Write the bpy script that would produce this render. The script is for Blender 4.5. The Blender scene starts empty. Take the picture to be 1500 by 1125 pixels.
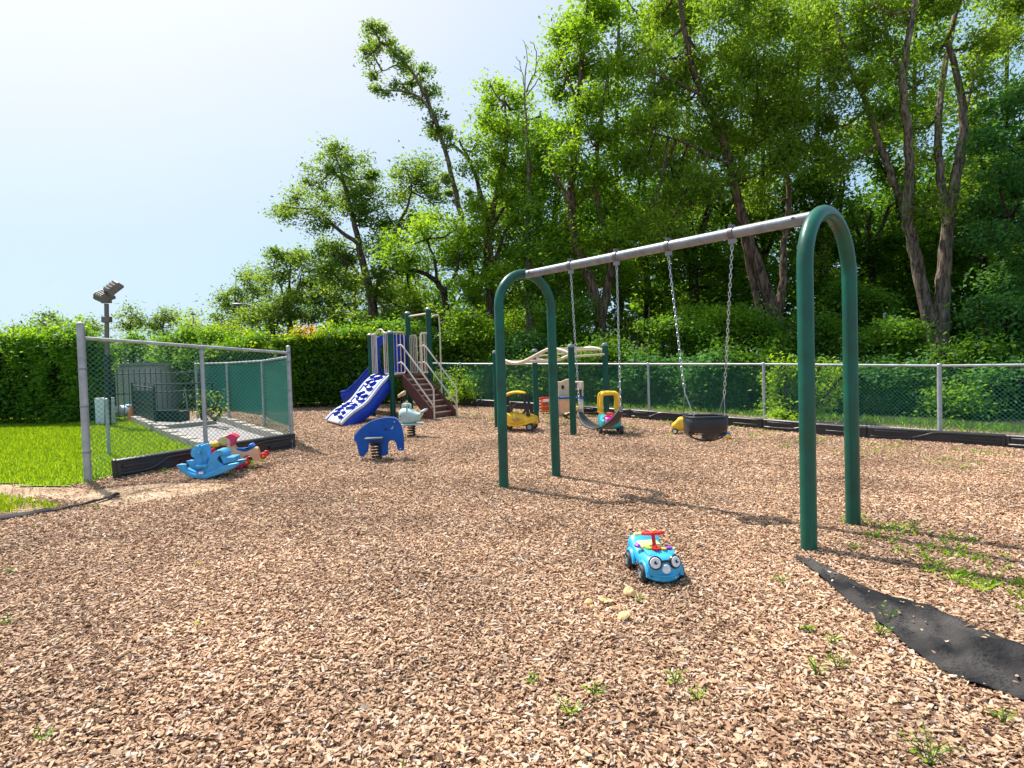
import bpy, bmesh, math, random
import numpy as np
from mathutils import Vector, Matrix
random.seed(7)
RNG = np.random.default_rng(7)
SC = bpy.context.scene
COL = SC.collection
PI = math.pi
# ------------------------------------------------------------------ camera
CAM = Vector((0, 0, 1.28)); FPX = 862.0
PITCH = math.atan(22.5 / FPX); ROLL = 0.03
F_ = Vector((0, math.cos(PITCH), -math.sin(PITCH)))
R0 = Vector((1, 0, 0)); U0 = Vector((0, math.sin(PITCH), math.cos(PITCH)))
R_ = math.cos(ROLL) * R0 - math.sin(ROLL) * U0
U_ = math.cos(ROLL) * U0 + math.sin(ROLL) * R0
cd = bpy.data.cameras.new('camera'); cam = bpy.data.objects.new('camera', cd); COL.objects.link(cam)
cd.sensor_width = 36; cd.lens = FPX / 1500 * 36; cd.clip_end = 2000; cd.clip_start = .05
cam.matrix_world = Matrix(((R_.x, U_.x, -F_.x, CAM.x), (R_.y, U_.y, -F_.y, CAM.y), (R_.z, U_.z, -F_.z, CAM.z), (0, 0, 0, 1)))
SC.camera = cam
SC.view_settings.view_transform = 'Standard'; SC.view_settings.look = 'None'
SC.view_settings.gamma = 1; SC.view_settings.exposure = 0.96
# ------------------------------------------------------------------ sky and sun
SUN_EL = math.radians(58); SUN_TO = Vector((-.74, .67, 0)).normalized()      # towards the sun, far left
wd = bpy.data.worlds.new('World'); SC.world = wd; wd.use_nodes = True
nt = wd.node_tree; bg = nt.nodes['Background']
sky = nt.nodes.new('ShaderNodeTexSky'); sky.sky_type = 'NISHITA'; sky.sun_disc = False
sky.sun_elevation = SUN_EL
sky.sun_rotation = math.atan2(SUN_TO.x, SUN_TO.y)
sky.dust_density = 1.0; sky.air_density = 1.2; sky.ozone_density = 2.0
hz = nt.nodes.new('ShaderNodeMix'); hz.data_type = 'RGBA'; hz.inputs[0].default_value = .85
# bright high haze over the whole dome, whitening towards the sun
wtc = nt.nodes.new('ShaderNodeTexCoord'); dt = nt.nodes.new('ShaderNodeVectorMath'); dt.operation = 'DOT_PRODUCT'
dt.inputs[1].default_value = (SUN_TO.x * math.cos(SUN_EL), SUN_TO.y * math.cos(SUN_EL), math.sin(SUN_EL)); nt.links.new(wtc.outputs['Generated'], dt.inputs[0])
wn = nt.nodes.new('ShaderNodeTexNoise'); wn.inputs['Scale'].default_value = 1.6; wn.inputs['Detail'].default_value = 5; nt.links.new(wtc.outputs['Generated'], wn.inputs['Vector'])
wa_ = nt.nodes.new('ShaderNodeMath'); wa_.operation = 'MULTIPLY_ADD'; wa_.inputs[1].default_value = .10; wa_.inputs[2].default_value = -.05; nt.links.new(wn.outputs[0], wa_.inputs[0])
wb_ = nt.nodes.new('ShaderNodeMath'); wb_.operation = 'ADD'; nt.links.new(dt.outputs['Value'], wb_.inputs[0]); nt.links.new(wa_.outputs[0], wb_.inputs[1])
wr_ = nt.nodes.new('ShaderNodeValToRGB'); we = wr_.color_ramp.elements
we[0].position = .0; we[0].color = (.22, .34, .47, 1); we[1].position = 1; we[1].color = (1, 1, 1, 1)
for p_, c_ in ((.50, (.245, .355, .455)), (.68, (.33, .40, .47)), (.80, (.43, .45, .485)), (.90, (.53, .53, .53))):
    q_ = we.new(p_); q_.color = (*c_, 1)
nt.links.new(wb_.outputs[0], wr_.inputs[0])
wm_ = nt.nodes.new('ShaderNodeVectorMath'); wm_.operation = 'SCALE'; wm_.inputs['Scale'].default_value = 9.6; nt.links.new(wr_.outputs[0], wm_.inputs[0]); nt.links.new(wm_.outputs[0], hz.inputs[7])
nt.links.new(sky.outputs[0], hz.inputs[6]); nt.links.new(hz.outputs[2], bg.inputs[0]); bg.inputs[1].default_value = 0.111
sl = bpy.data.lights.new('sun', 'SUN'); sl.energy = 4.45; sl.angle = math.radians(1.2); sl.color = (1, .95, .87)
so = bpy.data.objects.new('sun', sl); COL.objects.link(so)
sd = Vector((SUN_TO.x * math.cos(SUN_EL), SUN_TO.y * math.cos(SUN_EL), math.sin(SUN_EL)))
so.rotation_euler = sd.to_track_quat('Z', 'Y').to_euler(); so.location = (-10, 10, 20)

# ------------------------------------------------------------------ ground shape and picking points
def sstep(a, b, v):
    t = min(1, max(0, (v - a) / (b - a))); return t * t * (3 - 2 * t)
def T(x, y):
    w = sstep(5, 9, y)
    z = .022 * max(0, min(y, 24) - 6) - .024 * min(10, max(-8, x)) * w
    z += .012 * math.sin(x * 1.7 + 1) * math.sin(y * 1.3) + .006 * math.sin(x * 4.1 + y * 2.7)
    return z
def ray(px, py): return F_ * FPX + R_ * (px - 750) - U_ * (py - 562.5)
def P(px, py, Y):
    d = ray(px, py); return CAM + d * (Y / d.y)
def G(px, py, dz=0):
    d = ray(px, py); z = 0
    for _ in range(30):
        t = (z - CAM.z) / d.z; p = CAM + d * t; z = .5 * z + .5 * T(p.x, p.y)
    return Vector((p.x, p.y, T(p.x, p.y) + dz))
# ------------------------------------------------------------------ materials
def new_mat(name):
    m = bpy.data.materials.new(name); m.use_nodes = True
    nt = m.node_tree; return m, nt, nt.nodes['Principled BSDF']
def mat(name, col, rough=.5, metal=0, var=.12, scale=8, bump=.15, bscale=60, spec=.5, dirt=.0):
    m, nt, b = new_mat(name)
    tc = nt.nodes.new('ShaderNodeTexCoord')
    n = nt.nodes.new('ShaderNodeTexNoise'); n.inputs['Scale'].default_value = scale; n.inputs['Detail'].default_value = 5
    nt.links.new(tc.outputs['Object'], n.inputs['Vector'])
    r = nt.nodes.new('ShaderNodeValToRGB')
    e = r.color_ramp.elements
    e[0].position = .3; e[1].position = .7
    e[0].color = (*[max(0, c * (1 - var) * (1 - dirt) + dirt * d) for c, d in zip(col, (.16, .12, .09))], 1)
    e[1].color = (*[min(1, c * (1 + var)) for c in col], 1)
    nt.links.new(n.outputs[0], r.inputs[0]); nt.links.new(r.outputs[0], b.inputs['Base Color'])
    b.inputs['Metallic'].default_value = metal; b.inputs['Specular IOR Level'].default_value = spec
    mr = nt.nodes.new('ShaderNodeMapRange'); mr.inputs[3].default_value = max(.05, rough - .1); mr.inputs[4].default_value = min(1, rough + .12)
    nt.links.new(n.outputs[0], mr.inputs[0]); nt.links.new(mr.outputs[0], b.inputs['Roughness'])
    if bump:
        n2 = nt.nodes.new('ShaderNodeTexNoise'); n2.inputs['Scale'].default_value = bscale
        nt.links.new(tc.outputs['Object'], n2.inputs['Vector'])
        bp = nt.nodes.new('ShaderNodeBump'); bp.inputs['Strength'].default_value = bump; bp.inputs['Distance'].default_value = .01
        nt.links.new(n2.outputs[0], bp.inputs['Height']); nt.links.new(bp.outputs[0], b.inputs['Normal'])
    return m
def leaf_mat(name, dark, light, trans=.45, yellow=None):
    m, nt, b = new_mat(name)
    at = nt.nodes.new('ShaderNodeAttribute'); at.attribute_name = 'tint'
    r = nt.nodes.new('ShaderNodeValToRGB'); e = r.color_ramp.elements
    e[0].position = .1; e[0].color = (*dark, 1); e[1].position = .9; e[1].color = (*light, 1)
    nt.links.new(at.outputs['Fac'], r.inputs[0])
    b.inputs['Roughness'].default_value = .55; b.inputs['Specular IOR Level'].default_value = .25
    nt.links.new(r.outputs[0], b.inputs['Base Color'])
    tr = nt.nodes.new('ShaderNodeBsdfTranslucent')
    mx = nt.nodes.new('ShaderNodeMix'); mx.data_type = 'RGBA'; mx.inputs[0].default_value = .5
    mul = nt.nodes.new('ShaderNodeVectorMath'); mul.operation = 'MULTIPLY'; mul.inputs[1].default_value = (1.9, 1.65, .65)
    nt.links.new(r.outputs[0], mul.inputs[0]); nt.links.new(mul.outputs[0], tr.inputs[0])
    ms = nt.nodes.new('ShaderNodeMixShader'); ms.inputs[0].default_value = trans
    nt.links.new(b.outputs[0], ms.inputs[1]); nt.links.new(tr.outputs[0], ms.inputs[2])
    nt.links.new(ms.outputs[0], nt.nodes['Material Output'].inputs['Surface'])
    nt.nodes.remove(mx)
    return m
def bark_mat(name, a, b_):
    m, nt, b = new_mat(name)
    tc = nt.nodes.new('ShaderNodeTexCoord'); mp = nt.nodes.new('ShaderNodeMapping'); mp.inputs['Scale'].default_value = (9, 9, 1.6)
    nt.links.new(tc.outputs['Object'], mp.inputs[0])
    n = nt.nodes.new('ShaderNodeTexNoise'); n.inputs['Scale'].default_value = 1.6; n.inputs['Detail'].default_value = 8; n.inputs['Distortion'].default_value = .8
    nt.links.new(mp.outputs[0], n.inputs['Vector'])
    r = nt.nodes.new('ShaderNodeValToRGB'); e = r.color_ramp.elements
    e[0].position = .38; e[0].color = (*a, 1); e[1].position = .64; e[1].color = (*b_, 1)
    nt.links.new(n.outputs[0], r.inputs[0]); nt.links.new(r.outputs[0], b.inputs['Base Color'])
    b.inputs['Roughness'].default_value = .9; b.inputs['Specular IOR Level'].default_value = .2
    bp = nt.nodes.new('ShaderNodeBump'); bp.inputs['Strength'].default_value = 1; bp.inputs['Distance'].default_value = .06
    nt.links.new(n.outputs[0], bp.inputs['Height']); nt.links.new(bp.outputs[0], b.inputs['Normal'])
    return m
GREEN = mat('powder_green', (.004, .085, .058), .34, var=.3, scale=5, bump=.12, bscale=18, spec=.35, dirt=.06)
GREENPOST = mat('post_green', (.004, .07, .048), .4, var=.2, scale=4, bump=.05, spec=.3)
GALV = mat('galvanised', (.22, .24, .27), .5, metal=.3, var=.22, scale=14, bump=.1)
GALVPIPE = mat('fence_pipe', (.36, .39, .41), .45, metal=.4, var=.2, scale=9, bump=.1)
WIREG = mat('green_wire', (.012, .14, .09), .5, bump=0)
WIREGREY = mat('grey_wire', (.07, .24, .18), .5, bump=0)
SCREEN = mat('mesh_green', (.01, .16, .12), .6, bump=0)
BLACKPL = mat('black_plastic', (.024, .025, .030), .36, var=.25, scale=6, bump=.25, bscale=25, dirt=.03)
RUBBER = mat('rubber', (.02, .02, .022), .6, var=.3, dirt=.1)
BEIGE = mat('beige_coat', (.62, .52, .42), .4, var=.08)
BLUE = mat('royal_blue', (.006, .04, .40), .38, var=.15, scale=3, spec=.35)
BLUEP = mat('panel_blue', (.003, .085, .40), .5, var=.2, scale=7, spec=.25, dirt=.05)
WHITEPL = mat('white_plastic', (.72, .73, .76), .45, var=.06)
MAROON = mat('maroon_step', (.12, .042, .033), .55, var=.2)
CYAN = mat('sky_blue_plastic', (.03, .38, .68), .35, var=.15, scale=14, dirt=.09)
CYANR = mat('rocker_blue', (.04, .33, .62), .42, var=.18, scale=9, dirt=.12)
YEL = mat('yellow_plastic', (.82, .48, .02), .42, var=.14, scale=9, dirt=.10)
PALEYEL = mat('pale_yellow', (.85, .68, .22), .45, var=.08)
RED = mat('red_plastic', (.62, .02, .02), .38, var=.12)
PINKRED = mat('pink_red', (.70, .03, .10), .4, var=.12)
PINK = mat('magenta', (.75, .03, .30), .4)
PURPLE = mat('purple', (.25, .06, .45), .4)
LIME = mat('lime', (.30, .60, .04), .4)
TEAL = mat('teal_plastic', (.01, .30, .36), .4, var=.12, dirt=.05)
TANPL = mat('tan_plastic', (.66, .50, .32), .5, var=.1, dirt=.06)
PEACH = mat('peach_plastic', (.78, .42, .24), .45, var=.1)
ORANGE = mat('orange_plastic', (.75, .22, .06), .5)
PALEG = mat('pale_seafoam', (.42, .55, .52), .5, var=.1, dirt=.08)
DARKBLUE = mat('dark_blue_counter', (.02, .10, .28), .4)
GREYHUB = mat('hub_grey', (.28, .28, .29), .4)
EYEW = mat('eye_white', (.75, .76, .78), .4, var=.1, scale=40)
BLACK = mat('black_gloss', (.012, .012, .014), .35)
CHROME = mat('chain_steel', (.55, .57, .60), .35, metal=.8, var=.3, scale=30, bump=0)
BRONZE = mat('floodlight_bronze', (.17, .14, .13), .5, metal=.3)
MUSH = mat('mushroom', (.66, .42, .19), .7, var=.35, scale=30, bump=.3)
MUSHS = mat('mushroom_stem', (.70, .60, .45), .8, var=.2, scale=30)
CONC = mat('concrete', (.34, .30, .26), .85, var=.15, scale=5, bump=.4)
PAVER = mat('paver', (.26, .24, .24), .85, var=.2, scale=7, bump=.4)
PALEWALL = mat('pale_wall', (.42, .42, .42), .8, var=.08, scale=2)
IRON = mat('iron_fence', (.012, .022, .02), .5)
DARKPANEL = mat('dark_green_panel', (.006, .03, .03), .6, var=.3)
BARK = bark_mat('bark', (.035, .024, .018), (.20, .135, .09))
BARKP = bark_mat('bark_pale', (.06, .045, .035), (.27, .21, .155))
BARKD = bark_mat('bark_dark', (.02, .015, .011), (.085, .06, .045))
L_BRIGHT = leaf_mat('leaf_bright', (.10, .22, .018), (.24, .40, .035), .54)
L_MID = leaf_mat('leaf_mid', (.07, .18, .018), (.17, .33, .035), .53)
L_WILLOW = leaf_mat('leaf_willow', (.09, .19, .025), (.23, .36, .045), .55)
L_GREY = leaf_mat('leaf_grey', (.08, .17, .035), (.19, .30, .055), .54)
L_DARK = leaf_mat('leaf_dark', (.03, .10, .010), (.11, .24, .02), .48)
L_YEL = leaf_mat('leaf_yellow', (.10, .22, .005), (.34, .45, .02), .5)
L_HEDGE = leaf_mat('leaf_hedge', (.035, .11, .007), (.14, .31, .016), .45)
L_GRASS = leaf_mat('grass_blade', (.09, .20, .006), (.32, .44, .02), .42)
L_WEED = leaf_mat('weed_leaf', (.07, .20, .01), (.30, .46, .04), .4)
L_GREEN2 = leaf_mat('leaf_blueish', (.03, .12, .03), (.10, .25, .06), .42)
FLOWER = leaf_mat('orange_bloom', (.6, .25, .02), (.85, .5, .05), .3)

# ------------------------------------------------------------------ mesh builder
def rotm(rz=0, ry=0, rx=0):
    return Matrix.Rotation(rz, 3, 'Z') @ Matrix.Rotation(ry, 3, 'Y') @ Matrix.Rotation(rx, 3, 'X')
def cat(pts, n=6, closed=False):
    p = [Vector(q) for q in pts]; N = len(p); out = []
    rngs = range(N) if closed else range(N - 1)
    for i in rngs:
        a = p[(i - 1) % N] if closed or i > 0 else p[0] * 2 - p[1]
        b = p[i]; c = p[(i + 1) % N]
        d = p[(i + 2) % N] if closed or i + 2 < N else p[-1] * 2 - p[-2]
        for k in range(n):
            t = k / n
            out.append(.5 * ((2 * b) + (c - a) * t + (2 * a - 5 * b + 4 * c - d) * t * t + (3 * b - a - 3 * c + d) * t ** 3))
    if not closed: out.append(p[-1].copy())
    return out
class MB:
    def __init__(s): s.v = []; s.f = []
    def add(s, vs, fs):
        o = len(s.v); s.v += [tuple(v) for v in vs]; s.f += [tuple(i + o for i in f) for f in fs]; return s
    def box(s, c, d, rz=0, ry=0, rx=0, taper=1):
        m = rotm(rz, ry, rx); c = Vector(c); vs = []
        for z in (-1, 1):
            k = taper if z > 0 else 1
            for x, y in ((-1, -1), (1, -1), (1, 1), (-1, 1)):
                vs.append(c + m @ Vector((x * d[0] / 2 * k, y * d[1] / 2 * k, z * d[2] / 2)))
        return s.add(vs, [(3, 2, 1, 0), (4, 5, 6, 7), (0, 1, 5, 4), (1, 2, 6, 5), (2, 3, 7, 6), (3, 0, 4, 7)])
    def tube(s, pts, r, n=8, closed=False, caps=True):
        p = [Vector(q) for q in pts]; N = len(p)
        rr = r if hasattr(r, '__len__') else [r] * N
        vs = []; up = None
        for i in range(N):
            if closed: t = p[(i + 1) % N] - p[i - 1]
            else: t = p[min(i + 1, N - 1)] - p[max(i - 1, 0)]
            t = t.normalized() if t.length > 1e-9 else Vector((0, 0, 1))
            if up is None:
                up = Vector((0, 0, 1)) if abs(t.z) < .9 else Vector((1, 0, 0))
            a = (up - t * up.dot(t)).normalized(); b = t.cross(a); up = a
            for k in range(n):
                an = 2 * PI * k / n; vs.append(p[i] + (a * math.cos(an) + b * math.sin(an)) * rr[i])
        fs = []
        for i in range(N if closed else N - 1):
            j = (i + 1) % N
            for k in range(n):
                l = (k + 1) % n; fs.append((i * n + k, i * n + l, j * n + l, j * n + k))
        if caps and not closed:
            fs.append(tuple(range(n - 1, -1, -1))); fs.append(tuple((N - 1) * n + k for k in range(n)))
        return s.add(vs, fs)
    def lathe(s, prof, c=(0, 0, 0), n=20, rz=0, ry=0, rx=0):
        m = rotm(rz, ry, rx); c = Vector(c); vs = []; N = len(prof)
        for r, z in prof:
            for k in range(n):
                a = 2 * PI * k / n; vs.append(c + m @ Vector((r * math.cos(a), r * math.sin(a), z)))
        fs = [(i * n + k, i * n + (k + 1) % n, (i + 1) * n + (k + 1) % n, (i + 1) * n + k) for i in range(N - 1) for k in range(n)]
        fs.append(tuple(range(n - 1, -1, -1))); fs.append(tuple((N - 1) * n + k for k in range(n)))
        return s.add(vs, fs)
    def prism(s, out, w0, w1, c=(0, 0, 0), rz=0, ry=0, rx=0):   # outline in x,z; thickness along y
        m = rotm(rz, ry, rx); c = Vector(c); n = len(out)
        ar = sum(out[i][0] * out[(i + 1) % n][1] - out[(i + 1) % n][0] * out[i][1] for i in range(n))
        if ar < 0: out = out[::-1]
        vs = [c + m @ Vector((u, w0, v)) for u, v in out] + [c + m @ Vector((u, w1, v)) for u, v in out]
        fs = [tuple(range(n)), tuple(range(2 * n - 1, n - 1, -1))] + [((i + 1) % n, i, n + i, n + (i + 1) % n) for i in range(n)]
        return s.add(vs, fs)
    def ell(s, c, r, nu=14, nv=9, rz=0, ry=0, rx=0):
        m = rotm(rz, ry, rx); c = Vector(c); vs = []
        for j in range(1, nv):
            t = PI * j / nv
            for k in range(nu):
                a = 2 * PI * k / nu
                vs.append(c + m @ Vector((r[0] * math.sin(t) * math.cos(a), r[1] * math.sin(t) * math.sin(a), r[2] * math.cos(t))))
        fs = [(j * nu + k, (j + 1) * nu + k, (j + 1) * nu + (k + 1) % nu, j * nu + (k + 1) % nu) for j in range(nv - 2) for k in range(nu)]
        a = len(vs); vs.append(c + m @ Vector((0, 0, r[2]))); vs.append(c + m @ Vector((0, 0, -r[2])))
        fs += [(a, k, (k + 1) % nu) for k in range(nu)]
        fs += [(a + 1, (nv - 2) * nu + (k + 1) % nu, (nv - 2) * nu + k) for k in range(nu)]
        return s.add(vs, fs)
    def loft(s, rings, caps=True):
        n = len(rings[0]); vs = [v for r in rings for v in r]
        fs = [(i * n + k, i * n + (k + 1) % n, (i + 1) * n + (k + 1) % n, (i + 1) * n + k) for i in range(len(rings) - 1) for k in range(n)]
        if caps: fs.append(tuple(range(n - 1, -1, -1))); fs.append(tuple((len(rings) - 1) * n + k for k in range(n)))
        return s.add(vs, fs)
    def sheet(s, grid):       # grid[i][j] of points
        a = len(grid); b = len(grid[0]); vs = [v for r in grid for v in r]
        return s.add(vs, [(i * b + j, i * b + j + 1, (i + 1) * b + j + 1, (i + 1) * b + j) for i in range(a - 1) for j in range(b - 1)])
    def build(s, name, m, parent=None, smooth=True, bevel=0, sub=0, angle=38, solid=0, label=None):
        me = bpy.data.meshes.new(name); me.from_pydata(s.v, [], s.f); me.validate()
        bm = bmesh.new(); bm.from_mesh(me); bmesh.ops.recalc_face_normals(bm, faces=bm.faces); bm.to_mesh(me); bm.free()
        me.materials.append(m)
        if smooth:
            me.shade_smooth(); me.set_sharp_from_angle(angle=math.radians(angle))
        o = bpy.data.objects.new(name, me); COL.objects.link(o)
        if parent: o.parent = parent
        if solid:
            q = o.modifiers.new('thickness', 'SOLIDIFY'); q.thickness = solid; q.offset = 0
        if bevel:
            q = o.modifiers.new('bevel', 'BEVEL'); q.width = bevel; q.segments = 2; q.limit_method = 'ANGLE'; q.angle_limit = math.radians(40)
        if sub:
            q = o.modifiers.new('subdivision', 'SUBSURF'); q.levels = sub; q.render_levels = sub
        if label: o['label'] = label
        return o
def sring(x, hw, z0, z1, p=3.0, n=20, yo=0):     # superellipse ring in the y,z plane
    out = []; zc = (z0 + z1) / 2; hh = (z1 - z0) / 2
    for k in range(n):
        a = 2 * PI * k / n; c, s_ = math.cos(a), math.sin(a)
        out.append(Vector((x, yo + hw * math.copysign(abs(c) ** (2 / p), c), zc + hh * math.copysign(abs(s_) ** (2 / p), s_))))
    return out
def tag(o, label=None, catg=None, group=None, kind=None):
    if label: o['label'] = label
    if catg: o['category'] = catg
    if group: o['group'] = group
    if kind: o['kind'] = kind
    return o
def thing(name, label, catg, loc=(0, 0, 0), rz=0, group=None):
    o = bpy.data.objects.new(name, None); COL.objects.link(o); o.location = loc; o.rotation_euler = (0, 0, rz)
    o.empty_display_size = .1
    return tag(o, label, catg, group)
def kids(o): return [c for c in bpy.data.objects if c.parent == o]
def dup(o, loc=None, rot=None, parent=None):
    c = o.copy(); COL.objects.link(c)
    if parent is not None: c.parent = parent
    if loc is not None: c.location = loc
    if rot is not None: c.rotation_euler = rot
    for ch in kids(o): dup(ch, parent=c)
    return c
def np_mesh(name, V, quads, m, tint=None, parent=None):
    me = bpy.data.meshes.new(name); k = quads.shape[1]
    me.vertices.add(len(V)); me.vertices.foreach_set('co', V.astype(np.float32).ravel())
    nf = len(quads); me.loops.add(nf * k); me.loops.foreach_set('vertex_index', quads.astype(np.int32).ravel())
    me.polygons.add(nf); me.polygons.foreach_set('loop_start', np.arange(0, nf * k, k, dtype=np.int32))
    me.update(calc_edges=True)
    if tint is not None:
        a = me.attributes.new('tint', 'FLOAT', 'FACE'); a.data.foreach_set('value', tint.astype(np.float32))
    me.materials.append(m)
    o = bpy.data.objects.new(name, me); COL.objects.link(o)
    if parent: o.parent = parent
    return o
# ------------------------------------------------------------------ leaves
def leaf_quads(C, size, rng, up=.35, aspect=.5, droop=0., jit=.35):
    n = len(C); jit = .5
    a = rng.normal(size=(n, 3)); a[:, 2] = a[:, 2] * .6 - droop
    a /= np.linalg.norm(a, axis=1)[:, None] + 1e-9
    q = rng.normal(size=(n, 3)); q[:, 2] *= .5
    nrm = rng.normal(size=(n, 3)); nrm[:, 2] = np.abs(nrm[:, 2]) + up * 2
    b = np.cross(nrm, a); b /= np.linalg.norm(b, axis=1)[:, None] + 1e-9
    l = (size * (1 + jit * rng.uniform(-1, 1, n)))[:, None] * .5
    w = l * aspect
    fold = np.cross(a, b) * w * .35
    V = np.empty((n, 4, 3)); V[:, 0] = C - a * l; V[:, 1] = C + b * w - a * l * .2 + fold; V[:, 2] = C + a * l; V[:, 3] = C - b * w - a * l * .2 + fold
    return V.reshape(-1, 3), np.arange(n * 4).reshape(n, 4)
def clump_points(cen, rad, nleaf, rng, sub=.42, shell=.45, flat=.7):
    """leaf positions in an ellipsoid, gathered in sub clumps; returns points, clump tint, sub clump centres"""
    area = rad[0] * rad[2] * PI
    ns = int(max(7, area * 5.5 * (0.42 / sub) ** 2 * .5))
    d = rng.normal(size=(ns, 3)); d /= np.linalg.norm(d, axis=1)[:, None]
    rr = rng.uniform(shell ** 3, 1, ns) ** (1 / 3)
    S = np.array(cen) + d * rr[:, None] * np.array(rad)
    per = rng.multinomial(nleaf, rng.dirichlet(np.ones(ns) * 2.2))
    idx = np.repeat(np.arange(ns), per)
    sr = sub * rng.uniform(.6, 1.35, ns)
    e = rng.normal(size=(len(idx), 3)) * .66; e[:, 2] *= flat
    Pt = S[idx] + e * sr[idx][:, None]
    tn = rng.uniform(.2, .8, ns)[idx]
    return Pt, tn, S
def crown(parent, blobs, lm, size, dens, rng, sub=.42, droop=0, name='crown', flat=.7, aspect=.5):
    PP = []; TT = []; SS = []
    for c, r in blobs:
        area = PI * r[0] * r[2]
        n = int(dens * area / (size * size * .5 * aspect * 2 * .5))
        p, t, s = clump_points(c, r, max(40, n), rng, sub=sub, flat=flat)
        PP.append(p); TT.append(t); SS.append(s)
    Pn = np.concatenate(PP); Tn = np.concatenate(TT)
    V, Q = leaf_quads(Pn, size, rng, droop=droop, aspect=aspect)
    tint = np.clip(Tn + rng.normal(size=len(Tn)) * .16, 0, 1)
    o = np_mesh(name, V, Q, lm, tint, parent)
    return o, SS
# ------------------------------------------------------------------ ground sheets
def axis_vals(a, b, fine0, fine1, df, grow=1.25):
    v = list(np.arange(fine0, fine1 + 1e-6, df)); s = df; x = fine0
    lo = []
    while x > a: s *= grow; x -= s; lo.append(x)
    s = df; x = fine1; hi = []
    while x < b: s *= grow; x += s; hi.append(x)
    return lo[::-1] + v + hi
def bowl(px_poly): return [G(*p) for p in px_poly]
def inside(x, y, poly):
    c = False; n = len(poly)
    for i in range(n):
        x1, y1 = poly[i][0], poly[i][1]; x2, y2 = poly[(i + 1) % n][0], poly[(i + 1) % n][1]
        if (y1 > y) != (y2 > y) and x < (x2 - x1) * (y - y1) / (y2 - y1) + x1: c = not c
    return c
def inside_np(X, Y, poly):
    c = np.zeros(X.shape, bool); n = len(poly)
    for i in range(n):
        x1, y1 = poly[i][0], poly[i][1]; x2, y2 = poly[(i + 1) % n][0], poly[(i + 1) % n][1]
        if y1 == y2: continue
        m = ((y1 > Y) != (y2 > Y)) & (X < (x2 - x1) * (Y - y1) / (y2 - y1) + x1); c ^= m
    return c
def Tn(X, Y):
    t = np.clip((Y - 5) / 4, 0, 1); w = t * t * (3 - 2 * t)
    z = .022 * np.maximum(0, np.minimum(Y, 24) - 6) - .024 * np.clip(X, -8, 10) * w
    return z + .012 * np.sin(X * 1.7 + 1) * np.sin(Y * 1.3) + .006 * np.sin(X * 4.1 + Y * 2.7)
XS = axis_vals(-400, 400, -9, 10, .2); YS = axis_vals(-60, 600, -1, 20, .2)
g = MB(); g.sheet([[Vector((x, y, T(x, y) - .012)) for x in XS] for y in YS])
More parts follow.
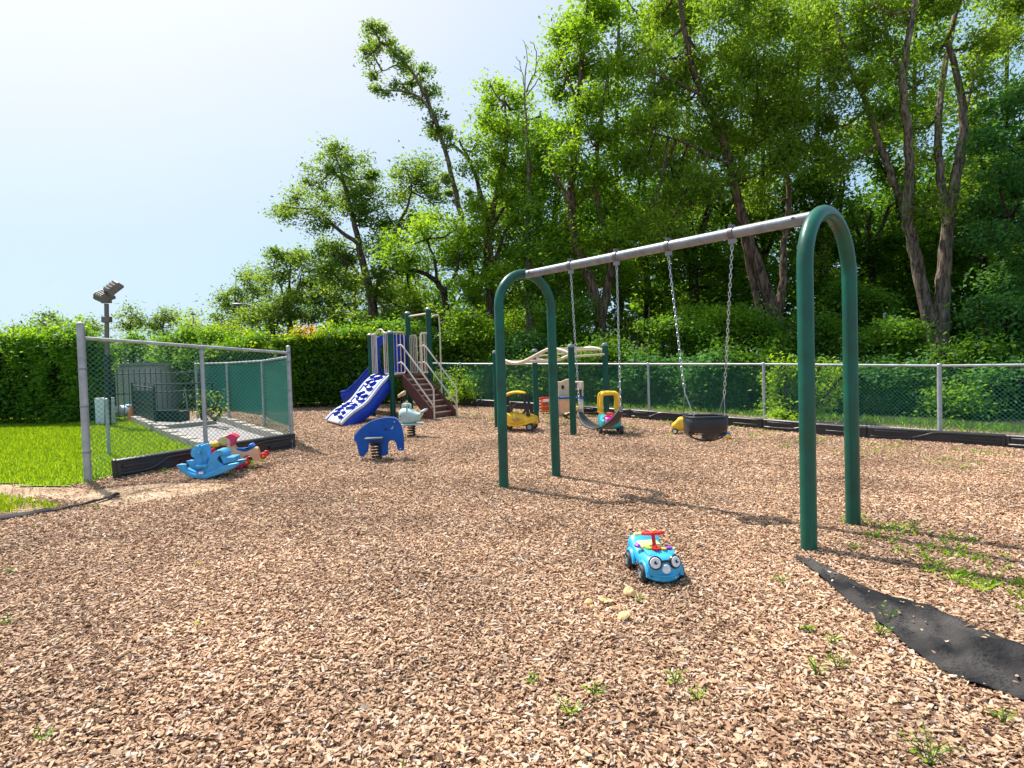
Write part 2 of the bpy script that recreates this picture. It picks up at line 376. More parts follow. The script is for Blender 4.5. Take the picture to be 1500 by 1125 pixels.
def ground_material():
    m, nt, b = new_mat('wood_chip_bed')
    tc = nt.nodes.new('ShaderNodeTexCoord')
    v = nt.nodes.new('ShaderNodeTexVoronoi'); v.inputs['Scale'].default_value = 1; v.inputs['Randomness'].default_value = 1
    mp = nt.nodes.new('ShaderNodeMapping'); mp.inputs['Scale'].default_value = (30, 48, 30); mp.inputs['Rotation'].default_value = (0, 0, .5)
    n0 = nt.nodes.new('ShaderNodeTexNoise'); n0.inputs['Scale'].default_value = 7
    ad = nt.nodes.new('ShaderNodeMix'); ad.data_type = 'VECTOR'; ad.inputs[0].default_value = .12
    nt.links.new(tc.outputs['Object'], ad.inputs[4]); nt.links.new(n0.outputs['Color'], ad.inputs[5])
    nt.links.new(tc.outputs['Object'], n0.inputs['Vector'])
    nt.links.new(ad.outputs[1], mp.inputs[0]); nt.links.new(mp.outputs[0], v.inputs['Vector'])
    r = nt.nodes.new('ShaderNodeValToRGB'); e = r.color_ramp.elements
    e[0].position = 0; e[0].color = (.10, .055, .032, 1); e[1].position = 1; e[1].color = (.55, .40, .29, 1)
    x = e.new(.3); x.color = (.24, .14, .085, 1); x = e.new(.7); x.color = (.38, .25, .165, 1)
    sp = nt.nodes.new('ShaderNodeSeparateColor'); nt.links.new(v.outputs['Color'], sp.inputs[0]); nt.links.new(sp.outputs[0], r.inputs[0])
    # large soft variation of moisture and colour
    n1 = nt.nodes.new('ShaderNodeTexNoise'); n1.inputs['Scale'].default_value = .7; n1.inputs['Detail'].default_value = 6
    nt.links.new(tc.outputs['Object'], n1.inputs['Vector'])
    mr = nt.nodes.new('ShaderNodeMapRange'); mr.inputs[1].default_value = .3; mr.inputs[2].default_value = .7; mr.inputs[3].default_value = .78; mr.inputs[4].default_value = 1.12
    nt.links.new(n1.outputs[0], mr.inputs[0])
    mu = nt.nodes.new('ShaderNodeVectorMath'); mu.operation = 'SCALE'; nt.links.new(r.outputs[0], mu.inputs[0]); nt.links.new(mr.outputs[0], mu.inputs['Scale'])
    # forest floor behind the fence and dirt path
    at = nt.nodes.new('ShaderNodeAttribute'); at.attribute_name = 'soil'
    mx = nt.nodes.new('ShaderNodeMix'); mx.data_type = 'RGBA'; nt.links.new(at.outputs['Fac'], mx.inputs[0]); nt.links.new(mu.outputs[0], mx.inputs[6])
    n3 = nt.nodes.new('ShaderNodeTexNoise'); n3.inputs['Scale'].default_value = 5; n3.inputs['Detail'].default_value = 8; nt.links.new(tc.outputs['Object'], n3.inputs['Vector'])
    r3 = nt.nodes.new('ShaderNodeValToRGB'); e = r3.color_ramp.elements; e[0].position = .35; e[0].color = (.30, .20, .125, 1); e[1].position = .65; e[1].color = (.50, .37, .25, 1)
    nt.links.new(n3.outputs[0], r3.inputs[0]); nt.links.new(r3.outputs[0], mx.inputs[7])
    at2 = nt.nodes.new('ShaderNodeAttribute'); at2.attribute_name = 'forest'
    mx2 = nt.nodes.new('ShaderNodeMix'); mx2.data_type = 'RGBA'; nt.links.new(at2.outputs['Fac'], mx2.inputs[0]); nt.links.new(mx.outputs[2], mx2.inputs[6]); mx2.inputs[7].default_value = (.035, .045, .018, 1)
    nt.links.new(mx2.outputs[2], b.inputs['Base Color']); b.inputs['Roughness'].default_value = .9; b.inputs['Specular IOR Level'].default_value = .15
    bp = nt.nodes.new('ShaderNodeBump'); bp.inputs['Strength'].default_value = .8; bp.inputs['Distance'].default_value = .02
    nt.links.new(sp.outputs[1], bp.inputs['Height']); nt.links.new(bp.outputs[0], b.inputs['Normal'])
    return m
ground = g.build('ground', ground_material(), smooth=True, angle=180); tag(ground, 'brown wood chip playground surface', kind='structure')
PATH = bowl([(-60, 712), (20, 706), (105, 712), (130, 716), (240, 706), (300, 706), (350, 708), (330, 716), (260, 728), (170, 742), (60, 726), (0, 738), (-60, 742)])
LAWN = bowl([(-900, 700), (-200, 706), (0, 708), (60, 712), (120, 709), (150, 700), (176, 690), (250, 672), (310, 658), (258, 640), (200, 618), (178, 606), (-40, 606), (-900, 640)])
PATCH = bowl([(-300, 745), (-60, 730), (0, 727), (50, 735), (90, 742), (55, 752), (0, 757), (-60, 764), (-300, 775)])
FENCE_PX = [(1377, 640), (1120, 620), (951, 608), (741, 595), (676, 592)]
def fb(px, y): return G(px, y)
FENCE = [G(*p) for p in FENCE_PX]
def dist_path(X, Y, poly, w):   # soft mask
    m = inside_np(X, Y, poly).astype(float)
    return m
co = np.empty(len(ground.data.vertices) * 3); ground.data.vertices.foreach_get('co', co); co = co.reshape(-1, 3)
def fence_side(X, Y):           # positive behind the back fence line
    f0 = Vector((7.2, 9.9)); d = Vector((-1, .96)).normalized(); nrm = Vector((d.y, -d.x))
    if nrm.y < 0: nrm = -nrm
    return (X - f0.x) * nrm.x + (Y - f0.y) * nrm.y
soil = np.zeros(len(co))
for dx in (-.3, -.15, 0, .15, .3):
    for dy in (-.15, 0, .15): soil += inside_np(co[:, 0] + dx, co[:, 1] + dy, PATH)
soil = soil / 15
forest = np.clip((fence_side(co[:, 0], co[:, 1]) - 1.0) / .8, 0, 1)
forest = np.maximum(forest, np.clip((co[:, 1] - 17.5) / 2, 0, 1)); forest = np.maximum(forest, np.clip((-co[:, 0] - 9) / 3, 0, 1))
for nm, arr in (('soil', soil), ('forest', forest)):
    a = ground.data.attributes.new(nm, 'FLOAT', 'POINT'); a.data.foreach_set('value', arr.astype(np.float32))
def fill_poly(poly, step=.12, dz=.0, fine=True):
    xs = [p[0] for p in poly]; ys = [p[1] for p in poly]
    X, Y = np.meshgrid(np.arange(min(xs), max(xs) + step, step), np.arange(min(ys), max(ys) + step, step), indexing='ij')
    ins = inside_np(X + step / 2, Y + step / 2, poly); idx = {}; V = []; Fc = []
    for i, j in zip(*np.nonzero(ins)):
        q = []
        for a, b in ((i, j), (i + 1, j), (i + 1, j + 1), (i, j + 1)):
            k = (a, b)
            if k not in idx:
                x = min(xs) + a * step; y = min(ys) + b * step; idx[k] = len(V); V.append((x, y, T(x, y) + dz))
            q.append(idx[k])
        Fc.append(tuple(q))
    return V, Fc
lawn_soil = mat('lawn_soil', (.16, .26, .015), .95, var=.35, scale=14, bump=.5, bscale=40, spec=.1)
for nm, poly, lab in (('lawn', [p for p in LAWN], 'bright mown lawn left of the wire fence'),):
    V, Fc = fill_poly([(max(-22, p[0]), p[1]) for p in poly], .15, .002)
    m = MB(); m.v = V; m.f = Fc; o = m.build(nm, lawn_soil); tag(o, lab, kind='structure')
# gravel behind the back fence
gr = mat('gravel', (.46, .42, .38), .9, var=.45, scale=38, bump=1, bscale=40, spec=.2)
GP = []
dF = Vector((-1, .96, 0)).normalized(); nF = Vector((.69, .72, 0))
m = MB(); rows = []
for i in range(60):
    s = -8 + i * .4; b0 = Vector((7.2, 9.9, 0)) + dF * s
    rows.append([Vector(((b0 + nF * w).x, (b0 + nF * w).y, T((b0 + nF * w).x, (b0 + nF * w).y) + .004)) for w in (-.12, .2, .45, .7, .95)])
m.sheet(rows); tag(m.build('gravel_path', gr), 'pale gravel strip behind the back fence', kind='structure')
# ---- blades of grass
def blades(name, poly_fn, n, h, wd_, m, label, lean=.5, box=None, dist=None):
    rng = np.random.default_rng(len(name) + n)
    X = rng.uniform(box[0], box[1], n); Y = rng.uniform(box[2], box[3], n)
    k = poly_fn(X, Y); X = X[k]; Y = Y[k]; N = len(X)
    base = np.stack([X, Y, Tn(X, Y)], 1)
    hh = h * rng.uniform(.5, 1.4, N); an = rng.uniform(0, 2 * PI, N); ln = rng.uniform(.1, lean, N) * hh
    side = np.stack([np.cos(an + PI / 2), np.sin(an + PI / 2), np.zeros(N)], 1) * (wd_ / 2)
    tip = base + np.stack([np.cos(an) * ln, np.sin(an) * ln, hh], 1); mid = base + np.stack([np.cos(an) * ln * .3, np.sin(an) * ln * .3, hh * .6], 1)
    V = np.stack([base - side, base + side, mid + side * .8, tip], 1).reshape(-1, 3)
    o = np_mesh(name, V, np.arange(N * 4).reshape(N, 4), m, rng.uniform(0, 1, N)); tag(o, label, kind='stuff'); return o
blades('grass', lambda X, Y: inside_np(X, Y, LAWN) & (X > -1.05 * Y), 300000, .045, .010, L_GRASS, 'short bright green lawn grass', box=(-16, -3, 6.2, 14.5))
def noise_keep(X, Y, f, th):
    v = np.sin(X * f + 1.3) * np.sin(Y * f * 1.2 + .4) + .6 * np.sin(X * f * 2.3 + Y * f * 1.1) + .4 * np.sin(Y * f * 3.7 - X * f * 2.9)
    return v > th
blades('grass_patch', lambda X, Y: inside_np(X, Y, PATCH) & noise_keep(X, Y, 3, -.4), 26000, .06, .009, L_GRASS, 'patch of grass at the left edge of the dirt path', box=(-8, -3.5, 4.8, 7))
# weeds thick at the far right and thin elsewhere
WR = bowl([(1235, 745), (1330, 770), (1420, 790), (1600, 850), (1700, 960), (1500, 905), (1400, 870), (1290, 800), (1230, 765)])
blades('weedy_grass', lambda X, Y: inside_np(X, Y, WR) & noise_keep(X, Y, 8, .55), 12000, .04, .006, L_WEED, 'loose weedy grass growing through the chips at the right', lean=1.2, box=(1.8, 5, 2.6, 5))
blades('leafy_weeds', lambda X, Y: inside_np(X, Y, WR) & noise_keep(X, Y, 11, .6), 3500, .03, .022, L_WEED, 'small broad leaved weeds scattered among the grass at the right', lean=2.2, box=(1.8, 5, 2.6, 5))
WR2 = bowl([(1370, 835), (1460, 845), (1600, 890), (1700, 980), (1560, 920), (1430, 880)])
blades('weedy_grass', lambda X, Y: inside_np(X, Y, WR2) & noise_keep(X, Y, 9, .0), 13000, .05, .007, L_WEED, 'thick tuft of bright grass at the right edge', lean=1.2, box=(2, 5, 2.4, 4.6))
WR3 = bowl([(640, 600), (950, 612), (1130, 632), (1272, 645), (1500, 662), (1700, 680), (1700, 740), (1500, 700), (1250, 668), (1000, 640), (650, 612)])
blades('weed_seedlings', lambda X, Y: inside_np(X, Y, WR3) & noise_keep(X, Y, 4, .55), 26000, .045, .014, L_WEED, 'scattered yellow green seedlings along the plastic border', lean=1.4, box=(-2, 12, 6, 17))
blades('seedlings', lambda X, Y: (X < .9 * Y) & (X > -.9 * Y) & noise_keep(X, Y, 7.3, 1.45), 4500, .035, .012, L_WEED, 'tiny scattered seedlings in the wood chips', lean=1.2, box=(-5, 8, 1.8, 9))
blades('undergrowth_grass', lambda X, Y: (fence_side(X, Y) > 1.0 + .25 * np.sin(X * 3)) & (fence_side(X, Y) < 2.6), 30000, .10, .016, L_MID, 'rough grass and low plants along the foot of the woods behind the back fence', lean=1.1, box=(-3, 13, 6, 21))
blades('fence_weeds', lambda X, Y: (fence_side(X, Y) > -.15) & (fence_side(X, Y) < .8) & noise_keep(X, Y, 5, 1.15), 16000, .07, .014, L_MID, 'low weeds sprouting from the gravel under the back fence', lean=1.1, box=(-3, 13, 6, 21))
# ------------------------------------------------------------------ wood chips (uncountable: one object of instanced chips)
def chip_material():
    m, nt, b = new_mat('wood_chip')
    oi = nt.nodes.new('ShaderNodeObjectInfo'); r = nt.nodes.new('ShaderNodeValToRGB'); e = r.color_ramp.elements
    e[0].position = 0; e[0].color = (.13, .075, .05, 1); e[1].position = 1; e[1].color = (.72, .58, .46, 1)
    for p_, c in ((.14, (.28, .145, .085)), (.4, (.48, .295, .178)), (.65, (.59, .385, .245)), (.9, (.67, .475, .33)), (.95, (.46, .38, .33))):
        x = e.new(p_); x.color = (*c, 1)
    nt.links.new(oi.outputs['Random'], r.inputs[0])
    tc = nt.nodes.new('ShaderNodeTexCoord'); n = nt.nodes.new('ShaderNodeTexNoise'); n.inputs['Scale'].default_value = 3.0; n.inputs['Detail'].default_value = 4
    mp = nt.nodes.new('ShaderNodeMapping'); mp.inputs['Scale'].default_value = (1, 9, 3); nt.links.new(tc.outputs['Object'], mp.inputs[0]); nt.links.new(mp.outputs[0], n.inputs['Vector'])
    mr = nt.nodes.new('ShaderNodeMapRange'); mr.inputs[3].default_value = .72; mr.inputs[4].default_value = 1.22; nt.links.new(n.outputs[0], mr.inputs[0])
    mu = nt.nodes.new('ShaderNodeVectorMath'); mu.operation = 'SCALE'; nt.links.new(r.outputs[0], mu.inputs[0]); nt.links.new(mr.outputs[0], mu.inputs['Scale'])
    geo = nt.nodes.new('ShaderNodeNewGeometry'); n1 = nt.nodes.new('ShaderNodeTexNoise'); n1.inputs['Scale'].default_value = .9; n1.inputs['Detail'].default_value = 5
    nt.links.new(geo.outputs['Position'], n1.inputs['Vector'])
    m2 = nt.nodes.new('ShaderNodeMapRange'); m2.inputs[1].default_value = .32; m2.inputs[2].default_value = .68; m2.inputs[3].default_value = .66; m2.inputs[4].default_value = 1.12; nt.links.new(n1.outputs[0], m2.inputs[0])
    mu2 = nt.nodes.new('ShaderNodeVectorMath'); mu2.operation = 'SCALE'; nt.links.new(mu.outputs[0], mu2.inputs[0]); nt.links.new(m2.outputs[0], mu2.inputs['Scale'])
    n4 = nt.nodes.new('ShaderNodeTexNoise'); n4.inputs['Scale'].default_value = 1.7; n4.inputs['Detail'].default_value = 7; n4.inputs['Roughness'].default_value = .65
    nt.links.new(geo.outputs['Position'], n4.inputs['Vector'])
    m4 = nt.nodes.new('ShaderNodeMapRange'); m4.inputs[1].default_value = .54; m4.inputs[2].default_value = .72; m4.inputs[3].default_value = 0; m4.inputs[4].default_value = .6; nt.links.new(n4.outputs[0], m4.inputs[0])
    x4 = nt.nodes.new('ShaderNodeMix'); x4.data_type = 'RGBA'; nt.links.new(m4.outputs[0], x4.inputs[0]); nt.links.new(mu2.outputs[0], x4.inputs[6]); x4.inputs[7].default_value = (.30, .165, .095, 1)
    nt.links.new(x4.outputs[2], b.inputs['Base Color']); b.inputs['Roughness'].default_value = .8; b.inputs['Specular IOR Level'].default_value = .2
    return m
FABP = bowl([(1166, 819), (1235, 845), (1280, 868), (1360, 890), (1440, 926), (1500, 950), (1750, 1080), (1800, 1180), (1500, 1030), (1420, 1002), (1330, 950), (1290, 915), (1215, 858)])
def chips():
    rng = np.random.default_rng(3); XX = []; YY = []; SS = []
    for y0, y1, dens, sc in ((1.6, 3, 13000, 1), (3, 4.5, 10500, 1), (4.5, 7, 6500, 1.05), (7, 10, 2400, 1.2), (10, 14, 1000, 1.45), (14, 18.5, 450, 1.7)):
        hw = 1.02 * y1 + .6; n = int(dens * (y1 - y0) * 2 * hw)
        X = rng.uniform(-hw, hw, n); Y = rng.uniform(y0, y1, n); k = np.abs(X) < 1.0 * Y + .5
        XX.append(X[k]); YY.append(Y[k]); SS.append(np.full(k.sum(), sc))
    X = np.concatenate(XX); Y = np.concatenate(YY); S = np.concatenate(SS)
    k = ~inside_np(X, Y, LAWN) & ~(inside_np(X, Y, PATCH)) & ~((inside_np(X, Y, PATH)) & (rng.uniform(size=len(X)) < .9))
    k &= fence_side(X, Y) < -.28
    k &= ~(inside_np(X, Y, FABP) & (rng.uniform(size=len(X)) > .012))
    k &= ~inside_np(X, Y, bowl([(128, 704), (428, 655), (388, 632), (336, 620), (290, 611), (286, 604), (-300, 604), (-600, 700)]))
    k &= ~(inside_np(X, Y, LAWN))
    X, Y, S = X[k], Y[k], S[k]; N = len(X)
    L = rng.gamma(5, .0041, N) * S * (.65 + .35 * rng.uniform(size=N)) ; L = np.clip(L, .007, .058)
    W = np.minimum(L * rng.uniform(.18, .46, N), .0105 * S); H = rng.uniform(.0015, .005, N)
    Z = Tn(X, Y) + rng.uniform(-.010, .012, N); Z = Z + np.where(inside_np(X, Y, FABP), .022, 0)
    rot = np.stack([rng.normal(0, .30, N), rng.normal(0, .26, N), rng.uniform(0, 2 * PI, N)], 1)
    scl = np.stack([L, W, H], 1)
    me = bpy.data.meshes.new('wood_chips'); me.vertices.add(N); me.vertices.foreach_set('co', np.stack([X, Y, Z], 1).astype(np.float32).ravel())
    a = me.attributes.new('rot', 'FLOAT_VECTOR', 'POINT'); a.data.foreach_set('vector', rot.astype(np.float32).ravel())
    a = me.attributes.new('scl', 'FLOAT_VECTOR', 'POINT'); a.data.foreach_set('vector', scl.astype(np.float32).ravel())
    cm = chip_material(); me.materials.append(cm)
    o = bpy.data.objects.new('wood_chips', me); COL.objects.link(o)
    tag(o, 'loose layer of brown wood chips covering the playground', kind='stuff')
    ng = bpy.data.node_groups.new('chips', 'GeometryNodeTree'); ng.interface.new_socket('Geometry', in_out='INPUT', socket_type='NodeSocketGeometry'); ng.interface.new_socket('Geometry', in_out='OUTPUT', socket_type='NodeSocketGeometry')
    N_ = ng.nodes; K = ng.links; gi = N_.new('NodeGroupInput'); go = N_.new('NodeGroupOutput')
    jn = N_.new('GeometryNodeJoinGeometry')
    for v in range(6):
        cu = N_.new('GeometryNodeMeshCube'); cu.inputs['Size'].default_value = (1, 1, 1)
        if v > 2: cu.inputs['Vertices X'].default_value = 3
        sp = N_.new('GeometryNodeSetPosition'); rv = N_.new('FunctionNodeRandomValue'); rv.data_type = 'FLOAT_VECTOR'
        rv.inputs[0].default_value = (-.2, -.3, -.45); rv.inputs[1].default_value = (.2, .3, .45); rv.inputs['Seed'].default_value = v * 7 + 1
        K.new(cu.outputs[0], sp.inputs[0]); K.new(rv.outputs[0], sp.inputs['Offset'])
        sm = N_.new('GeometryNodeSetMaterial'); sm.inputs['Material'].default_value = cm; K.new(sp.outputs[0], sm.inputs[0])
        gt = N_.new('GeometryNodeGeometryToInstance'); K.new(sm.outputs[0], gt.inputs[0]); K.new(gt.outputs[0], jn.inputs[0])
    ip = N_.new('GeometryNodeInstanceOnPoints'); K.new(gi.outputs[0], ip.inputs['Points']); K.new(jn.outputs[0], ip.inputs['Instance'])
    ip.inputs['Pick Instance'].default_value = True
    ar = N_.new('GeometryNodeInputNamedAttribute'); ar.data_type = 'FLOAT_VECTOR'; ar.inputs['Name'].default_value = 'rot'
    a2 = N_.new('GeometryNodeInputNamedAttribute'); a2.data_type = 'FLOAT_VECTOR'; a2.inputs['Name'].default_value = 'scl'
    er = N_.new('FunctionNodeEulerToRotation'); K.new(ar.outputs[0], er.inputs[0]); K.new(er.outputs[0], ip.inputs['Rotation']); K.new(a2.outputs[0], ip.inputs['Scale'])
    K.new(ip.outputs[0], go.inputs[0])
    md = o.modifiers.new('chips', 'NODES'); md.node_group = ng
    print('chips', N)
chips()
# ------------------------------------------------------------------ fences
def post_mb(m, base, h, r, n=12, lean=(0, 0), cap=True):
    t = Vector(base) + Vector((lean[0], lean[1], h)); m.tube([Vector(base) - Vector((0, 0, .1)), t], r, n)
    if cap: m.ell(t, (r * 1.12, r * 1.12, r * .7), 10, 6)
    return t
def chain_mesh(m, a, b, ha0, ha1, hb0, hb1, sp=.055, r=.0017, gap=.003, n=3):
    """diamond wire between two posts; a, b ground points; h*0 bottom and h*1 top heights"""
    L = (b - a).xy.length; d = Vector((b.x - a.x, b.y - a.y, 0)) / L; nn = Vector((-d.y, d.x, 0)); H = max(ha1 - ha0, hb1 - hb0)
    def pt(s, t, off):
        k = s / L; z0 = a.z + (b.z - a.z) * k + ha0 + (hb0 - ha0) * k; z1 = a.z + (b.z - a.z) * k + ha1 + (hb1 - ha1) * k
        return Vector((a.x + d.x * s, a.y + d.y * s, z0 + (z1 - z0) * t)) + nn * off
    st = sp * 1.25
    k = -H
    while k < L:
        for sgn in (1, -1):
            s0, s1 = (k, k + H) if sgn > 0 else (k + H, k)
            t0, t1 = 0.0, 1.0
            ds = s1 - s0
            lo, hi = 0.0, 1.0
            for lim, side in ((0, 0), (L, 1)):
                tt = (lim - s0) / ds
                if side == 0:
                    if ds > 0: lo = max(lo, tt)
                    else: hi = min(hi, tt)
                else:
                    if ds > 0: hi = min(hi, tt)
                    else: lo = max(lo, tt)
            if hi - lo > .02:
                m.tube([pt(s0 + ds * lo, lo, gap * sgn), pt(s0 + ds * hi, hi, gap * sgn)], r, n, caps=False)
        k += st
# left galvanised fence
LA = G(129, 705); LB = G(428, 656)
def zat(px, py, p): return P(px, py, p.y).z - p.z
topA = zat(115, 475, LA); railA = zat(120, 495, LA); topB = zat(421, 508, LB); railB = zat(421, 517, LB)
lf = thing('wire_fence', 'galvanised pipe fence with green chain link at the left, beside the blue rocking horse', 'fence', LA)
def rel(p): return Vector(p) - Vector(LA)
m = MB(); post_mb(m, (0, 0, 0), topA, .043); m.build('corner_post', GALVPIPE, lf)
m = MB(); post_mb(m, rel(LB), topB, .032); m.build('end_post', GALVPIPE, lf)
LM = LA.lerp(LB, .515); m = MB(); post_mb(m, rel(LM), (railA + railB) / 2 - .01, .028, cap=False); m.build('middle_post', GALVPIPE, lf)
m = MB(); m.tube([Vector((0, 0, railA)), rel(LB) + Vector((0, 0, railB))], .021, 12); m.build('top_rail', GALVPIPE, lf)
m = MB()
for h in (.35, .9, 1.35):
    m = MB(); m.lathe([(.048, -.012), (.048, .012)], (0, 0, h), 14); m.build('tension_band', GALV, lf); m = MB(); m.lathe([(.037, -.01), (.037, .01)], rel(LB) + Vector((0, 0, h)), 14); m.build('tension_band', GALV, lf)
for k in (.0, .515, 1): m = MB(); m.lathe([(.034, -.018), (.034, .018)], rel(LA.lerp(LB, k)) + Vector((0, 0, railA + (railB - railA) * k - (.03 if k == .515 else 0))), 12); m.build('rail_cup', GALV, lf)
m = MB(); chain_mesh(m, Vector((0, 0, 0)), rel(LB), .03, railA - .03, .03, railB - .03, sp=.05, r=.0025); m.build('chain_link_mesh', WIREGREY, lf)
# side return with green windscreen
RT = [LB, G(388, 633), G(336, 621), G(290, 612)]
lf2 = thing('screened_fence', 'fence running back from the left fence, hung with a green windscreen', 'fence', LB)
r2 = lambda p: Vector(p) - Vector(LB)
tops = [zat(420, 523, LB), zat(377, 529, RT[1]), zat(333, 532, RT[2]), zat(288, 533, RT[3])]
for i in (1, 2, 3):
    m = MB(); post_mb(m, r2(RT[i]), tops[i], .028); m.build('post', GALVPIPE, lf2)
m = MB(); m.tube([r2(p) + Vector((0, 0, t)) for p, t in zip(RT, tops)], .02, 10); m.build('top_rail', GALVPIPE, lf2)
m = MB()
for i in range(3): chain_mesh(m, r2(RT[i]), r2(RT[i + 1]), .04, tops[i] - .02, .04, tops[i + 1] - .02, sp=.055, r=.002)
m.build('chain_link_mesh', WIREG, lf2)
def screen_mat():
    mt, nt, b = new_mat('windscreen'); b.inputs['Base Color'].default_value = (.006, .20, .15, 1); b.inputs['Roughness'].default_value = .7
    tr = nt.nodes.new('ShaderNodeBsdfTransparent'); mx = nt.nodes.new('ShaderNodeMixShader')
    tc = nt.nodes.new('ShaderNodeTexCoord'); w = nt.nodes.new('ShaderNodeTexNoise'); w.inputs['Scale'].default_value = 3; nt.links.new(tc.outputs['Object'], w.inputs[0])
    mr = nt.nodes.new('ShaderNodeMapRange'); mr.inputs[3].default_value = .75; mr.inputs[4].default_value = .95; nt.links.new(w.outputs[0], mr.inputs[0])
    nt.links.new(mr.outputs[0], mx.inputs[0]); nt.links.new(tr.outputs[0], mx.inputs[1]); nt.links.new(b.outputs[0], mx.inputs[2])
    nt.links.new(mx.outputs[0], nt.nodes['Material Output'].inputs['Surface']); return mt
WS = screen_mat()
m = MB(); rows = []
for i in range(3):
    for k in range(8):
        t = k / 8; p = r2(RT[i].lerp(RT[i + 1], t)); h = tops[i] * (1 - t) + tops[i + 1] * t
        off = .015 + .02 * math.sin((i * 8 + k) * .9)
        rows.append([p + Vector((off, .02, .3 + (h - .34) * j / 5)) for j in range(6)])
m.sheet(rows); m.build('windscreen', WS, lf2)
# short galvanised stub post behind
b = G(160, 668); m = MB(); post_mb(m, (0, 0, 0), zat(158, 585, b), .024); o = m.build('fence_post', GALVPIPE); o.location = b
tag(o, 'short galvanised post in front of the white cabinet', 'post')
# back fence
FP = [Vector(p) for p in FENCE]
e0 = FP[0] + (FP[0] - FP[1]) * 1.0; e0.z = T(e0.x, e0.y); e1 = e0 + (FP[0] - FP[1]); e1.z = T(e1.x, e1.y)
pts = [e1, e0] + FP
last = Vector((-2.9, 18.6, 0)); last.z = T(-2.9, 18.6); pts.append(last)
bf = thing('chain_link_fence', 'long low green chain link fence with galvanised posts in front of the woods', 'fence', FP[0])
rb = lambda p: Vector(p) - Vector(FP[0])
FH = []
for p in pts: FH.append(1.22)
topz = {0: (1377, 534), 1: (1120, 532), 2: (951, 532), 3: (741, 532), 4: (676, 532)}
for i, (px, py) in topz.items(): FH[i + 2] = zat(px, py, FP[i])
for i, p in enumerate(pts):
    m = MB(); post_mb(m, rb(p), FH[i], .03 if i != 2 else .036); m.build('post', GALVPIPE, bf)
m = MB(); m.tube([rb(p) + Vector((0, 0, h - .02)) for p, h in zip(pts, FH)], .021, 10); m.build('top_rail', GALVPIPE, bf)
m = MB()
for i in range(len(pts) - 1): chain_mesh(m, rb(pts[i]), rb(pts[i + 1]), .02, FH[i] - .03, .02, FH[i + 1] - .03, sp=.055, r=.0032)
m.build('chain_link_mesh', WIREG, bf)
# ------------------------------------------------------------------ plastic border timbers
def timber(name, a, b, label, h=.22, th=.11, group=None):
    a = Vector(a); b = Vector(b); L = (b - a).xy.length; rz = math.atan2(b.y - a.y, b.x - a.x)
    t = thing(name, label, 'border', a, rz, group); t.rotation_euler = (0, -math.atan2(b.z - a.z, L), rz)
    L -= .02
    m = MB(); m.box((L / 2, 0, h * .45), (L, th * .72, h * .9 + .06)); m.build('body', BLACKPL, t, bevel=.012)
    m = MB(); m.box((L / 2, 0, h * .93), (L + .01, th, .035)); m.build('top_lip', BLACKPL, t, bevel=.01)
    for sd in (-1, 1):
        y0 = sd * th * .36
        m = MB()
        def bar(p, q, w=.03):
            c = ((p[0] + q[0]) / 2, y0 + sd * .008, (p[1] + q[1]) / 2); ln = math.hypot(q[0] - p[0], q[1] - p[1])
            m.box(c, (ln + .01, .026, w), ry=-math.atan2(q[1] - p[1], q[0] - p[0]))
        path = [(.03, .05 * h / .22), (L * .30, .05), (L * .42, .10), (L * .5, .15), (L * .62, .165), (L * .97, .165)]
        cp = cat([(u, 0, v) for u, v in path], 4)
        m.tube([Vector((c.x, y0 + sd * .012, c.z)) for c in cp], .022, 8)
        m.box((L * .18, y0 + sd * .012, .135), (L * .26, .04, .03)); m.box((L * .8, y0 + sd * .012, .07), (L * .32, .04, .03))
        m.box((.03, y0 + sd * .004, h * .45), (.05, .02, h * .85)); m.box((L - .03, y0 + sd * .004, h * .45), (.05, .02, h * .85))
        ri = m.build('moulded_rib', BLACKPL, t, bevel=.006); ri['kind'] = 'stuff'
    m = MB(); m.lathe([(.035, 0), (.035, h + .005), (.02, h + .012)], (0, 0, 0), 12); m.build('spike_cap', BLACKPL, t)
    return t
a = G(170, 700); mid = G(312, 676); b = G(432, 655)
def ends(px0, px1, px2): pass
timber('border_timber', a, mid, 'black plastic border timber at the left end, beside the blue rocking horse')
timber('border_timber', mid, b, 'black plastic border timber behind the rocking horses, by the fence end post')
BT = [G(p[0], p[1]) for p in ((1700, 671), (1475, 655), (1272, 641.5), (1119, 628), (1010, 619), (925, 612), (850, 606), (790, 601), (735, 597), (690, 594), (655, 592))]
BL = ['black border timber outside the right edge of the view', 'black border timber cut by the right edge of the view', 'black border timber right of the tall green swing arch', 'black border timber under the bright shrub',
      'black border timber right of the bucket swing', 'black border timber behind the yellow toy truck', 'black border timber right of the toy kitchen', 'black border timber behind the toy tractor and kitchen', 'black border timber behind the yellow toy coupe', 'black border timber left of the swing arch', 'black border timber beside the playset stairs']
for i in range(len(BT) - 1): timber('border_timber', BT[i + 1], BT[i], BL[i + 1], h=.18, group=None)

